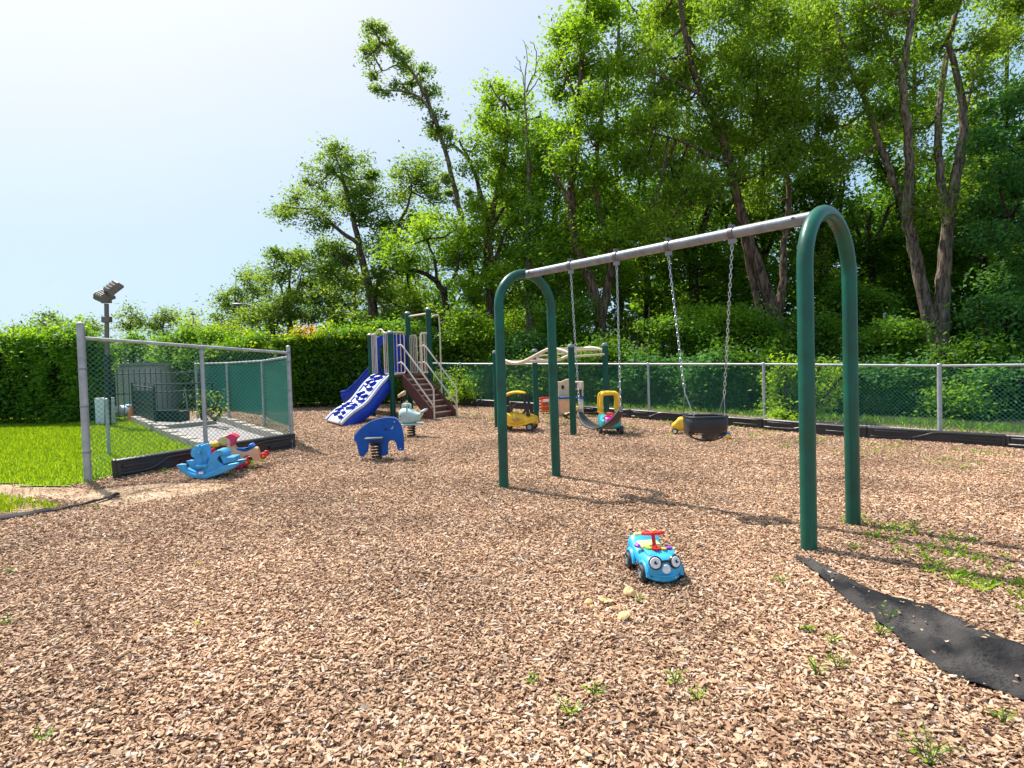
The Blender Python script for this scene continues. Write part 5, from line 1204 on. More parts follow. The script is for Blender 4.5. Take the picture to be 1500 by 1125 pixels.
# walkway with kerbs
W0 = [(198, 619), (250, 612), (318, 614), (405, 640), (422, 648), (312, 657), (286, 658)]
Vp, Fp = fill_poly(bowl([(205, 621), (312, 612), (424, 648), (300, 664)]), .08, .02)
m = MB(); m.v = Vp; m.f = Fp; tag(m.build('walkway', PAVER), 'grey paved walkway behind the left fence', kind='structure')
def kerb(pts, w=.14, h=.1):
    pts = [G(*p) for p in pts]
    for a, b in zip(pts[:-1], pts[1:]):
        L = (b - a).xy.length; n = max(1, round(L / .6))
        for k in range(n):
            p = a.lerp(b, (k + .5) / n); p.z = T(p.x, p.y)
            mk = MB(); mk.box(p + Vector((0, 0, h / 2 - .03 + .04)), (L / n - .012, w, h + .06), rz=ang(b - a)); mk.build('kerb_stone', CONC, KS, bevel=.012)
KS = thing('kerb', 'pale concrete kerb edging of the walkway behind the left fence', 'kerb', (0, 0, 0)); KS['kind'] = 'structure'; del KS['category']
kerb([(197, 618), (232, 634), (300, 662)]); kerb([(228, 630), (316, 622)], h=.06); kerb([(316, 616), (418, 649)])
# street lamp far away
sl_ = P(371, 520, 30); sl_.z = T(sl_.x, 24); sp_ = thing('street_lamp', 'distant grey street lamp showing between trees at the left', 'street lamp', sl_)
tpz = P(372, 448, 30).z - sl_.z; m = MB(); m.tube([(0, 0, 0), (0, 0, tpz)], .07, 8); m.build('pole', GALV, sp_); m = MB(); m.tube([(0, 0, tpz), (-.3, 0, tpz + .12), (-.6, 0, tpz + .12)], .04, 8); m.build('arm', GALV, sp_); m = MB(); m.ell((-.75, 0, tpz + .1), (.28, .12, .07)); m.build('lamp_head', GALV, sp_)
# ------------------------------------------------------------------ trees and shrubs
DENS = 6.2
def wob(i, s): return math.sin(i * 2.1 + s) * .6 + math.sin(i * 3.7 + s * 2) * .4
def tree(name, label, catg, base, Y, limbs, blobs, lm, bark=BARK, size=.13, dens=.55, sub=.5, droop=0, group=None, ydep=1.0, seed=1, twigs=True, aspect=.5, flat=.7, wscale=1.0):
    """limbs: list of (pixel points, first width px, last width px) at depth Y; blobs: (px, py, rx, ry)"""
    rng = np.random.default_rng(seed)
    bp = P(base[0], base[1], Y); gz = T(bp.x, Y); root = thing(name, label, catg, Vector((bp.x, Y, gz)), 0, group)
    B = Vector((bp.x, Y, gz)); ppm = FPX / Y; pts_all = []
    for i, (px, w0, w1) in enumerate(limbs):
        ph = rng.uniform(0, 6); q = []
        ps_ = cat([(a, b, 0) for a, b in px], 4)
        for k, v in enumerate(ps_):
            lift = (base[1] - v.y) / ppm
            yo = ydep * .09 * max(0, lift) * math.sin(ph + lift * .35) * (1 if i else .3)
            w = P(v.x, v.y, Y + yo) - B; 
            if i == 0 and k == 0: w = Vector((w.x, 0, -.2))
            w += Vector((wob(k, ph), wob(k, ph + 1), 0)) * .03
            q.append(w)
        n = len(q); rr = [(w0 + (w1 - w0) * (k / (n - 1)) ** .8) / 2 / ppm * wscale for k in range(n)]
        if i == 0: rr[0] *= 1.5; rr[1] *= 1.15
        m = MB(); m.tube(q, rr, 10 if i < 3 else 7); m.build('trunk' if i == 0 else 'limb', bark, root)
        pts_all += [np.array(v) for v in q[len(q) // 4:]]
    if blobs:
        bl = []
        for (px, py, rx, ry) in blobs:
            yo = rng.uniform(-1, 1) * ydep * 1.1
            c = P(px, py, Y + yo) - B; r = (rx / ppm, (rx + ry) / 2 / ppm * 1.0, ry / ppm); bl.append(((c.x, c.y, c.z), r))
        o, SS = crown(root, bl, lm, size, dens * DENS, rng, sub=sub, droop=droop, aspect=aspect, flat=flat)
        if twigs:
            m = MB(); A = np.array(pts_all)
            for (c, r), S in zip(bl, SS):
                c = np.array(c); j = np.argmin(((A - c) ** 2).sum(1)); a = A[j]
                m.tube([Vector(a), Vector(a * .5 + c * .5) + Vector((0, 0, -.15)), Vector(c)], [.05, .035, .025], 5, caps=False)
                for s_ in S[::max(1, len(S) // 7)][:8]:
                    md = (s_ + c) / 2; m.tube([Vector(c), Vector(md) + Vector((0, 0, .1)), Vector(s_)], [.022, .015, .006], 4, caps=False)
            tw = m.build('twigs', bark, root); tw['kind'] = 'stuff'
    return root
# leaning tall poplar
tree('leaning_tree', 'very tall thin tree leaning left, top curving over with tufted foliage', 'tree', (702, 500), 24,
     [([(702, 500), (695, 430), (680, 340), (668, 285), (652, 220), (632, 160), (608, 112), (580, 78), (560, 62)], 12, 2), ([(640, 185), (622, 150), (600, 136), (570, 132)], 5, 2), ([(697, 440), (712, 380), (706, 300), (690, 240), (664, 212)], 10, 4), ([(590, 90), (570, 100), (552, 108)], 3, 1)],
     [(552, 50, 17, 14), (535, 80, 11, 14), (566, 62, 18, 14), (588, 86, 18, 14), (552, 106, 12, 9), (562, 134, 16, 9), (588, 124, 20, 13), (612, 108, 16, 11), (612, 146, 13, 9), (634, 138, 14, 14), (540, 60, 10, 10), (602, 100, 12, 10),
      (640, 180, 20, 12), (652, 196, 14, 14), (632, 200, 12, 12), (655, 208, 10, 9), (650, 268, 14, 14), (666, 285, 12, 18), (690, 290, 14, 20), (690, 360, 18, 24)], L_GREY, BARKP, size=.12, dens=.62, sub=.22, seed=3)
tree('spreading_tree', 'airy spreading tree with a long branch reaching left, behind the centre hedge', 'tree', (548, 480), 27,
     [([(548, 490), (545, 440), (530, 380), (520, 330), (508, 285), (498, 245)], 17, 3), ([(523, 355), (500, 340), (480, 322), (462, 308), (435, 305), (412, 302)], 7, 2), ([(546, 445), (560, 395), (578, 340), (598, 300), (604, 262)], 10, 2), ([(515, 310), (505, 270), (480, 245)], 5, 2), ([(540, 420), (516, 390), (490, 372)], 5, 2)],
     [(490, 222, 26, 14), (515, 240, 22, 14), (470, 250, 20, 13), (455, 272, 18, 11), (436, 292, 22, 11), (408, 308, 16, 9), (420, 318, 18, 8), (450, 312, 22, 9), (476, 290, 20, 14), (505, 280, 26, 18), (535, 262, 20, 16), (545, 290, 24, 18), (520, 318, 30, 18), (555, 325, 22, 22), (595, 248, 24, 13), (620, 240, 18, 12), (610, 270, 26, 18), (580, 285, 22, 14), (640, 290, 18, 12), (480, 335, 22, 12), (520, 365, 30, 20), (560, 365, 22, 20), (490, 375, 26, 14), (500, 410, 34, 20), (540, 410, 26, 20), (570, 420, 20, 24), (580, 380, 24, 20), (600, 330, 22, 18), (610, 420, 24, 22), (470, 400, 24, 16), (575, 460, 26, 18), (620, 460, 26, 18)],
     L_GREY, BARK, size=.14, dens=.72, sub=.42, seed=5)
def mkblobs(x0, x1, y0, y1, n, r0, r1, seed, top=None):
    rg = random.Random(seed); out = []
    while len(out) < n:
        x = rg.uniform(x0, x1); y = rg.uniform(y0, y1)
        if top and y < top(x): continue
        r = rg.uniform(r0, r1); out.append((x, y, r, r * rg.uniform(.6, .85)))
    return out
for (bx, by, Y, hs_, sd_, lab, blb) in (
    (425, 480, 32, 1, 11, 'grey green tree with a slim forked trunk left of the spreading tree', [(425, 372, 26, 14), (400, 385, 22, 12), (450, 380, 24, 14), (470, 400, 22, 16), (415, 400, 26, 15), (390, 415, 20, 14), (440, 420, 28, 18), (405, 445, 26, 16), (450, 450, 28, 18)]),
    (400, 480, 31, 1, 112, 'low pale tree merging into the hedge top left of the centre', [(385, 455, 26, 14), (415, 440, 26, 16), (360, 470, 26, 12), (440, 462, 28, 14), (400, 470, 30, 12)]),
    (520, 480, 30, 1, 113, 'leafy low tree under the spreading tree', [(500, 440, 28, 16), (530, 425, 26, 18), (560, 440, 26, 18), (480, 462, 28, 14), (515, 465, 30, 14), (550, 470, 30, 12), (580, 445, 22, 18), (590, 415, 18, 16), (470, 435, 22, 14)]),
    (492, 480, 33, 1, 12, 'slim tree filling the gap left of the spreading tree trunk', [(480, 365, 22, 14), (500, 385, 20, 14), (470, 425, 22, 16), (505, 420, 22, 16), (480, 455, 26, 16)]),
    (345, 480, 36, 1, 13, 'small round headed tree farthest left of the tall group', [(335, 428, 20, 9), (322, 440, 14, 9), (350, 440, 18, 12), (340, 455, 24, 12), (365, 410, 16, 12), (370, 400, 12, 10), (378, 430, 18, 16), (330, 470, 26, 12), (372, 465, 24, 14)]),
    (240, 490, 38, 1, 14, 'distant round tree above the yellow green shrubs', [(238, 458, 16, 8), (250, 468, 14, 9), (228, 470, 14, 9), (240, 480, 22, 10)]),
    (192, 495, 38, 1, 15, 'distant open conifer right of the floodlight', [(190, 452, 9, 5), (186, 464, 14, 6), (198, 462, 10, 6), (192, 476, 18, 8), (205, 472, 9, 5), (180, 480, 10, 6)]),
    (72, 500, 38, 1, 16, 'distant sparse tree peeking over the left hedge', [(70, 462, 10, 5), (78, 470, 14, 7), (60, 472, 10, 6), (72, 482, 20, 8)]),
    (135, 500, 38, 1, 17, 'distant dark tree just left of the floodlight pole', [(125, 475, 14, 7), (140, 480, 16, 8), (118, 486, 18, 7)]),
    (283, 500, 36, 1, 18, 'pale green pointed tree between the distant trees at the left', [(282, 462, 8, 8), (280, 476, 12, 9), (290, 485, 14, 10)]),
    (30, 500, 38, 1, 19, 'low distant tree at the far left above the hedge', [(28, 482, 12, 5), (20, 490, 16, 6)])):
    top = min(b[1] for b in blb)
    tree('background_tree', lab, 'tree', (bx, by), Y, [([(bx, by + 10), (bx - 1, (by + top) / 2), (bx + 1, top + 5)], 8 if Y < 35 else 3.4, 1), ([(bx - 1, by - 20), (bx - 12, (by + top) / 2), (bx - 22, top + 20)], 4 if Y < 35 else 2, 1), ([(bx, by - 30), (bx + 12, (by + top) / 2 - 6), (bx + 20, top + 18)], 4 if Y < 35 else 2, 1)], blb, L_GREY if sd_ != 18 else L_WILLOW, BARK, size=.16, dens=.6, sub=.45, seed=sd_)
tree('round_tree', 'low bright yellow green tree with a bowed trunk behind the playset', 'tree', (655, 500), 22.5,
     [([(658, 500), (655, 460), (648, 425), (630, 405), (606, 396), (592, 398)], 13, 4), ([(650, 430), (668, 400), (672, 370)], 6, 3), ([(640, 412), (636, 380), (625, 350)], 5, 2)],
     [(615, 335, 26, 14), (645, 322, 22, 13), (670, 335, 22, 14), (590, 352, 24, 14), (575, 372, 20, 13), (630, 360, 34, 16), (665, 362, 26, 16), (600, 382, 26, 14), (685, 385, 24, 22), (600, 425, 20, 12), (690, 415, 22, 18), (640, 385, 26, 12)], L_BRIGHT, BARKD, size=.13, dens=.75, sub=.42, seed=21)
tree('poplar_tree', 'upright bright poplar with several steep limbs right of the leaning tree', 'tree', (718, 500), 23,
     [([(720, 505), (718, 420), (718, 340), (730, 270), (742, 210), (740, 150)], 17, 3), ([(719, 345), (706, 290), (690, 240), (672, 205)], 9, 3), ([(722, 330), (750, 285), (775, 240)], 7, 2), ([(718, 400), (740, 340), (760, 300)], 7, 3)],
     [(720, 128, 12, 12), (738, 132, 14, 14), (728, 155, 18, 18), (755, 160, 18, 18), (712, 180, 16, 18), (735, 195, 22, 20), (765, 200, 20, 22), (700, 210, 14, 18), (720, 235, 24, 22), (755, 245, 26, 22), (695, 250, 16, 20), (780, 270, 22, 24), (735, 285, 28, 20), (700, 300, 16, 22), (760, 315, 28, 22), (715, 335, 26, 24), (745, 355, 26, 24), (690, 350, 14, 24), (735, 395, 28, 26), (710, 425, 22, 24), (750, 430, 26, 24)],
     L_BRIGHT, BARK, size=.13, dens=.7, sub=.42, seed=22)
tree('dead_top_tree', 'pale trunked tree whose bare dead twigs stick out at the top', 'tree', (776, 500), 22,
     [([(777, 505), (775, 430), (774, 340), (775, 260), (771, 190), (768, 120)], 13, 2), ([(769, 130), (762, 95), (755, 82)], 1.8, .6), ([(768, 125), (772, 80), (766, 58)], 1.8, .5), ([(770, 135), (785, 100), (784, 70), (776, 60)], 2.4, .7), ([(772, 140), (792, 110), (798, 92)], 2.2, .6), ([(764, 105), (752, 96)], 1.2, .5), ([(786, 95), (794, 78)], 1.2, .5)],
     [(790, 300, 26, 22), (810, 250, 22, 24), (795, 210, 20, 18), (820, 190, 22, 20), (770, 350, 24, 22), (800, 370, 28, 24), (785, 420, 30, 24), (820, 430, 26, 26)], L_MID, BARKP, size=.13, dens=.65, sub=.42, seed=23)
tree('forked_tree', 'tall tree with a Y shaped trunk rising behind the belt swing', 'tree', (880, 500), 20.5,
     [([(880, 510), (879, 470), (868, 420), (850, 375), (838, 330), (838, 260), (846, 180), (852, 90), (860, 10)], 20, 6), ([(880, 472), (890, 420), (894, 380), (884, 330), (872, 270), (878, 190), (890, 110)], 15, 4), ([(838, 300), (815, 260), (800, 220)], 7, 2), ([(850, 160), (830, 110), (815, 60)], 6, 2)],
     [(835, 30, 26, 22), (860, -5, 40, 26), (825, 65, 20, 22), (850, 60, 28, 24), (885, 30, 30, 26), (815, 100, 18, 20), (845, 110, 26, 22), (880, 90, 30, 24), (820, 145, 20, 22), (855, 155, 28, 24), (892, 145, 28, 26), (830, 195, 22, 22), (865, 205, 28, 22), (900, 200, 26, 24), (840, 245, 26, 24), (890, 255, 32, 24), (855, 290, 24, 20), (905, 300, 30, 24), (825, 330, 24, 22), (870, 345, 24, 22), (915, 345, 24, 22), (840, 390, 22, 20), (905, 400, 24, 24)],
     L_BRIGHT, BARK, size=.125, dens=.75, sub=.42, droop=.2, seed=24)
tree('willow_tree', 'broad feathery willow whose leaning trunks show under the swing beam', 'tree', (1140, 510), 19.5,
     [([(1142, 515), (1138, 470), (1118, 415), (1095, 345), (1080, 290), (1068, 235), (1045, 175), (1018, 110), (1002, 40), (990, -30)], 32, 8), ([(1142, 455), (1147, 410), (1148, 360), (1156, 290), (1150, 220), (1165, 130), (1175, 50)], 18, 5), ([(1120, 515), (1112, 450), (1098, 395), (1088, 340)], 17, 10), ([(1068, 240), (1035, 225), (1000, 208), (960, 195)], 8, 3), ([(1075, 265), (1100, 200), (1110, 120), (1100, 40)], 9, 4), ([(1030, 140), (990, 120), (950, 105)], 7, 3)],
     [(960, 30, 45, 30), (1010, 10, 50, 34), (1070, 20, 50, 34), (1130, 30, 45, 34), (1185, 20, 45, 34), (935, 80, 34, 28), (985, 85, 42, 28), (1040, 85, 42, 30), (1095, 90, 40, 30), (1150, 95, 42, 30), (950, 135, 36, 26), (1000, 150, 38, 26), (1060, 150, 40, 26), (1120, 150, 36, 28), (1170, 155, 36, 30), (960, 190, 36, 26), (1010, 205, 40, 26), (1065, 205, 32, 24), (1120, 205, 40, 28), (940, 240, 34, 24), (985, 255, 38, 24), (1030, 262, 32, 22), (1125, 245, 44, 24), (1160, 225, 30, 28), (960, 300, 36, 24), (1010, 300, 32, 22), (1120, 285, 32, 20), (935, 335, 26, 20), (975, 345, 26, 18)],
     L_WILLOW, BARK, size=.125, dens=.72, sub=.42, droop=.6, seed=25, aspect=.4, flat=.9, wscale=.72)
tree('large_willow', 'largest tree at the right, thick brown trunk splitting into twin bare stems', 'tree', (1378, 540), 18,
     [([(1378, 545), (1377, 500), (1380, 440), (1384, 380), (1390, 320), (1402, 250), (1412, 185), (1404, 120), (1388, 60)], 34, 9), ([(1376, 512), (1362, 470), (1348, 410), (1336, 350), (1328, 310), (1332, 270), (1330, 200), (1322, 120), (1332, 50), (1345, -20)], 27, 9), ([(1330, 300), (1312, 275), (1300, 240), (1285, 200), (1266, 145), (1240, 90), (1225, 20)], 15, 6), ([(1388, 330), (1378, 260), (1374, 190), (1382, 110), (1400, 20), (1415, -30)], 17, 8), ([(1408, 190), (1425, 120), (1440, 60)], 8, 3), ([(1322, 120), (1302, 60), (1290, 0)], 10, 5)],
     [(1225, 20, 42, 32), (1280, 10, 42, 32), (1340, -10, 45, 26), (1410, -10, 40, 26), (1475, 0, 40, 30), (1210, 75, 34, 28), (1262, 75, 38, 30), (1215, 130, 36, 28), (1268, 135, 30, 26), (1310, 90, 24, 24), (1300, 170, 28, 22), (1215, 190, 34, 24), (1350, 120, 16, 24), (1345, 190, 18, 20), (1450, 50, 26, 22), (1490, 60, 26, 24), (1365, 70, 16, 24), (1225, 240, 26, 18), (1395, 290, 20, 14), (1370, 300, 22, 14), (1352, 230, 18, 18), (1440, 120, 22, 18), (1350, 20, 22, 22)],
     L_WILLOW, BARKP, size=.115, dens=.75, sub=.38, droop=.5, seed=26, aspect=.4, flat=.9, wscale=.78)
tree('edge_tree', 'blue green tree hanging in from the right edge of the view', 'tree', (1560, 540), 17,
     [([(1570, 545), (1560, 470), (1550, 380), (1545, 250), (1540, 120)], 30, 8), ([(1555, 420), (1520, 360), (1480, 320)], 10, 3), ([(1548, 300), (1510, 240), (1470, 210)], 10, 3)],
     [(1480, 150, 34, 26), (1520, 130, 40, 30), (1495, 205, 36, 26), (1455, 215, 28, 18), (1460, 262, 34, 20), (1505, 265, 34, 24), (1475, 310, 34, 22), (1520, 330, 40, 26), (1460, 350, 30, 22), (1500, 380, 36, 26), (1475, 425, 30, 24), (1520, 440, 36, 28), (1485, 485, 32, 24), (1445, 300, 24, 14), (1560, 200, 50, 50)],
     L_GREEN2, BARKD, size=.125, dens=.75, sub=.4, droop=.3, seed=27)
# darker second row: built once per kind, copied
def row_tree(label, bx, Y, top, sd_, lm):
    rg = random.Random(sd_); bl = []
    for k in range(15):
        y = top + 15 + (500 - top) * (k + .5) / 15; w = 55 * math.sin(PI * min(1, .25 + .75 * (k + 1) / 15)) + 12
        bl.append((bx + rg.uniform(-1, 1) * w, y, rg.uniform(26, 38), rg.uniform(20, 28)))
    return tree('woodland_tree', label, 'tree', (bx, 510), Y, [([(bx, 515), (bx + 4, 420), (bx - 3, 330), (bx + 2, top + 20)], 13, 4), ([(bx + 2, 400), (bx - 22, 330), (bx - 30, 260 if top < 220 else 300)], 7, 3), ([(bx, 380), (bx + 25, 310), (bx + 32, 260 if top < 220 else 300)], 7, 3)], bl, lm, BARKD, size=.16, dens=.46, sub=.5, seed=sd_, ydep=1.3, group='dark trees of the second row')
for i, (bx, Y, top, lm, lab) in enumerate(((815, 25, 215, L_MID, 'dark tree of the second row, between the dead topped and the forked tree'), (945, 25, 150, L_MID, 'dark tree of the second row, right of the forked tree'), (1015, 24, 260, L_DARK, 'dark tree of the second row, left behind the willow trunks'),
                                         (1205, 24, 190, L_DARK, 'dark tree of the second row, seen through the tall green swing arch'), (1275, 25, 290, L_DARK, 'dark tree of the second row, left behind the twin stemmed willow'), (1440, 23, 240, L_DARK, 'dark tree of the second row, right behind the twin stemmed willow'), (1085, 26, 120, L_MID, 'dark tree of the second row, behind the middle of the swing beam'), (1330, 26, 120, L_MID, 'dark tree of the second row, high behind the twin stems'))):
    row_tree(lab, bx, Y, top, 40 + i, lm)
for i, (bx, Y, top, lm, lab) in enumerate(((905, 24.5, -40, L_BRIGHT, 'tall bright tree of the second row, behind the top of the forked tree'), (1010, 25, -60, L_WILLOW, 'tall tree of the second row, filling the gap left of the willow crown'), (1120, 25.5, -60, L_MID, 'tall tree of the second row, behind the middle of the willow crown'), (1200, 24.5, -60, L_WILLOW, 'tall tree of the second row, right of the willow crown'),
                                          (1340, 25, -60, L_MID, 'tall tree of the second row, behind the forking stems at the top'), (1475, 22, -40, L_WILLOW, 'tall tree of the second row, at the top right corner'), (1420, 25, 130, L_MID, 'tree of the second row, right of the upper twin stems'), (790, 26, 150, L_BRIGHT, 'bright tree of the second row, right of the dead topped tree'))):
    row_tree(lab, bx, Y, top, 60 + i, lm)
# far wood that reads as one dark mass
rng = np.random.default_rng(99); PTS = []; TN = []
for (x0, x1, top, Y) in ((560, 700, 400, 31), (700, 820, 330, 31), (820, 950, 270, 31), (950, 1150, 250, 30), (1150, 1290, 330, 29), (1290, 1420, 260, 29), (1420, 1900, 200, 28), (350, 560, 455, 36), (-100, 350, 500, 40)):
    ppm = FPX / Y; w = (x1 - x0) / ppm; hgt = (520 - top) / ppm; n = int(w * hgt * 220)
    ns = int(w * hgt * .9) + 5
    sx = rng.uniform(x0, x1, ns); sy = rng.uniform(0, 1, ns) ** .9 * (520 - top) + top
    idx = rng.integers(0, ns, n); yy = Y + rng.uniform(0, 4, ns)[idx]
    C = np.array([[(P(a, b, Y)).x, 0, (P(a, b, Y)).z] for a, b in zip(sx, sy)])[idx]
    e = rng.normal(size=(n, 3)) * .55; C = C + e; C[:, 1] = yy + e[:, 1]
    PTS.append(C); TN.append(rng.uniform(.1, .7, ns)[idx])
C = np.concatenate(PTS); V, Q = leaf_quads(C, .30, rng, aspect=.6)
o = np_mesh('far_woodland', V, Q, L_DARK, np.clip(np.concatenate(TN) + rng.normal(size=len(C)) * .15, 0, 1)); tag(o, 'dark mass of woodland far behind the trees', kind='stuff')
# hedges ------------------------------------------------------------
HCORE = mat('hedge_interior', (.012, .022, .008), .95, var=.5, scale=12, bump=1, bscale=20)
def hedge(name, label, ctrl, depth, base_off, lm, dens, size, seed, toplm=None, topn=0, catg='hedge', extra=None, rag=.10, bw=.06):
    """ctrl: list of (px_bottom, py_bottom, py_top) along the front foot"""
    rng = np.random.default_rng(seed); g0 = [G(a, b) for a, b, c in ctrl]; tp_ = [P(a, c, g.y).z for (a, b, c), g in zip(ctrl, g0)]
    root = thing(name, label, catg, g0[0]); B = g0[0]; PT = []; TT = []; PT2 = []
    core = MB()
    for i in range(len(ctrl) - 1):
        a, b = g0[i], g0[i + 1]; L = (b - a).xy.length; d = (b - a) / L; nn = Vector((-d.y, d.x, 0))
        if nn.y < 0: nn = -nn
        za, zb_ = tp_[i], tp_[i + 1]; H = (za + zb_) / 2 - a.z
        area = L * (H + depth); n = int(area * dens * 2.6 / (size * size * .25))
        u = rng.uniform(0, 1, n); v = rng.uniform(0, 1, n); kind = rng.uniform(0, 1, n) < depth / (H + depth)
        lump = .16 * np.sin(u * L * 2.3 + i) * np.sin(v * H * 2.9 + i * 2) + .10 * np.sin(u * L * 5.1 + v * 7 + i)
        zt_ = za + (zb_ - za) * u + .10 * np.sin(u * L * 1.1 + i * 1.7) + .06 * np.sin(u * L * 2.9 + i)
        zz = a.z + (b.z - a.z) * u + np.where(kind, (zt_ - a.z) + lump * .8 + rng.exponential(rag, n) * (rng.uniform(size=n) < .5) - rng.exponential(.05, n), v * (zt_ - a.z) * .98 + bw)
        off = np.where(kind, v * depth, lump * .9 + rng.exponential(.10, n) - rng.exponential(.06, n) + .25 * np.clip(v - .85, 0, 1) * 3 * .6)
        PX = np.array(a)[None, :] + np.array(b - a)[None, :] * u[:, None] + np.array(nn)[None, :] * off[:, None]; PX[:, 2] = zz
        PT.append(PX); TT.append(np.clip(.45 + lump * 1.6 + rng.normal(size=n) * .2 + kind * .15, 0, 1))
        if toplm:
            k = int(L * depth * topn); uu = rng.uniform(0, 1, k); vv = rng.uniform(-.1, .9, k) * depth
            Q_ = np.array(a)[None, :] + np.array(b - a)[None, :] * uu[:, None] + np.array(nn)[None, :] * vv[:, None]
            Q_[:, 2] = za + (zb_ - za) * uu + rng.exponential(.07, k) * (1 + np.sin(uu * L * 9)) - .1; PT2.append(Q_)
        i0 = (b - a).normalized() * .35 if i == 0 else (a - b).normalized() * .4; i1 = (a - b).normalized() * .35 if i == len(ctrl) - 2 else (b - a).normalized() * .4; a = a + i0; b = b + i1
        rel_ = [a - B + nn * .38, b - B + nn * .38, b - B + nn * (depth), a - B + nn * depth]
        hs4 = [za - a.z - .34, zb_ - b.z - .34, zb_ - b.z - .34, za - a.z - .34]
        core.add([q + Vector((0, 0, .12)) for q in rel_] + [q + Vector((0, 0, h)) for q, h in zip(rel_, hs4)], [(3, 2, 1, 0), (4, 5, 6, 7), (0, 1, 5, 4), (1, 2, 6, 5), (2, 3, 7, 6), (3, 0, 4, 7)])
    for q, q2, zt0, sg in ((g0[0], g0[1], tp_[0], -1), (g0[-1], g0[-2], tp_[-1], 1)):
        d = Vector((q.x - q2.x, q.y - q2.y, 0)).normalized(); nn = Vector((-d.y, d.x, 0)); nn = nn if nn.y > 0 else -nn
        n = int(depth * (zt0 - q.z) * dens * 3 / (size * size * .25)); u = rng.uniform(0, depth, n); v = rng.uniform(0, 1, n)
        e = .12 * np.sin(u * 5) * np.sin(v * 6) - rng.exponential(.12, n) + .06
        PX = np.array(q)[None, :] + np.array(nn)[None, :] * u[:, None] + np.array(d)[None, :] * e[:, None]; PX[:, 2] = q.z + v * (zt0 - q.z) * .98 + bw
        PT.append(PX); TT.append(np.clip(.45 + rng.normal(size=n) * .25, 0, 1))
    C = np.concatenate(PT) - np.array(B); V, Q = leaf_quads(C, size, rng, aspect=.55); np_mesh('foliage', V, Q, lm, np.concatenate(TT), root)
    if toplm:
        C = np.concatenate(PT2) - np.array(B); V, Q = leaf_quads(C, size * 1.1, rng, aspect=.45, up=.1, droop=-.5); np_mesh('new_growth', V, Q, toplm, rng.uniform(0, 1, len(C)), root)
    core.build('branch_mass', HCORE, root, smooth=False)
    for i in range(len(ctrl) - 1):
        n = int((g0[i + 1] - g0[i]).xy.length / .35)
        for k in range(n):
            q = g0[i].lerp(g0[i + 1], (k + rng.uniform(.2, .8)) / n) - B + Vector((0, .3, 0)); m = MB(); m.tube([q, q + Vector((rng.uniform(-.08, .08), 0, .6))], .02, 5, caps=False); m.build('stem', BARKD, root)
    return root
hedge('hedge', 'tall bright green hedge along the left side of the lawn', [(-420, 650, 492), (-150, 632, 494), (0, 622, 494), (40, 622, 486), (80, 622, 486), (108, 621, 496)], 1.0, 0, L_MID, .95, .085, 61, L_BRIGHT, 900, rag=.09)
hedge('hedge', 'shaded hedge behind the white utility cabinet', [(112, 612, 505), (135, 611, 503), (152, 610, 515)], .45, 0, L_HEDGE, .9, .08, 62)
hedge('hedge', 'dense dark clipped hedge with yellow tips between the fence and the playset', [(300, 600, 520), (380, 598, 508), (400, 597, 498), (430, 597, 492), (480, 596, 488), (540, 594, 492), (592, 590, 502)], 1.6, 0, L_HEDGE, 1.0, .085, 63, L_YEL, 700, rag=.08)
def shrub(label, bx, by, blobs, lm, Yd, size=.09, dens=.8, sub=.28, seed=1, name='shrub', droop=0, group=None):
    return tree(name, label, 'shrub', (bx, by), Yd, [([(bx, by + 2), (bx - 2, by - 12), (bx - 6, by - 24)], 3, 1), ([(bx, by + 2), (bx + 4, by - 12), (bx + 9, by - 22)], 2.5, 1)], blobs, lm, BARKD, size=size, dens=dens, sub=sub, seed=seed, ydep=.35, droop=droop, group=group)
def Yg(px, py): return G(px, py).y
shrub('yellow green leafy bush behind the middle of the left fence', 262, 600, [(262, 500, 30, 16), (290, 495, 26, 14), (250, 525, 26, 18), (285, 525, 28, 18), (318, 500, 26, 14), (330, 520, 22, 16), (262, 555, 26, 20), (292, 555, 24, 20), (240, 580, 16, 16), (285, 585, 28, 16)], L_MID, 17.5, .09, .8, .3, 71)
shrub('green bush rising behind the pale wall beside the floodlight', 205, 590, [(185, 500, 20, 12), (212, 508, 20, 12), (195, 522, 22, 12), (222, 528, 20, 14), (240, 505, 18, 12), (170, 515, 14, 12)], L_MID, 17.8, .09, .8, .3, 78)
shrub('bright yellow topped bush left of the centre hedge', 330, 590, [(318, 488, 22, 9), (342, 490, 24, 10), (362, 498, 20, 10), (300, 492, 20, 9), (280, 482, 16, 10), (330, 505, 28, 12)], L_YEL, 19, .09, .8, .3, 72)
shrub('orange flowering vine spreading over the top of the centre hedge', 452, 560, [(440, 489, 15, 6), (456, 484, 13, 6), (447, 494, 10, 4)], FLOWER, Yg(450, 596) + .35, .07, .35, .22, 73, name='flowering_vine')
shrub('small yellow shrub in front of the green windscreen', 300, 620, [(299, 582, 6, 7), (303, 594, 5, 6), (296, 604, 6, 6), (320, 585, 5, 10), (323, 605, 5, 10)], L_YEL, Yg(300, 626), .06, .22, .12, 74)
shrub('bright leafy shrub growing through the fence beside the tall swing arch', 1160, 628, [(1150, 540, 18, 12), (1168, 548, 18, 14), (1140, 562, 16, 12), (1160, 572, 24, 16), (1180, 570, 16, 16), (1140, 590, 18, 14), (1165, 598, 24, 14), (1150, 614, 20, 9), (1190, 600, 14, 14), (1215, 560, 18, 14), (1235, 550, 12, 10), (1200, 540, 14, 8), (1228, 575, 12, 10)], L_BRIGHT, 12.0, .085, .85, .22, 75)
shrub('slim upright yellow green sapling left of the playset stairs, by the fence', 676, 594, [(672, 540, 3, 8), (673, 555, 5, 9), (680, 570, 9, 9), (670, 575, 9, 10), (685, 582, 9, 8), (668, 588, 9, 6)], L_BRIGHT, Yg(672, 592) - .3, .08, .8, .2, 76, name='sapling')
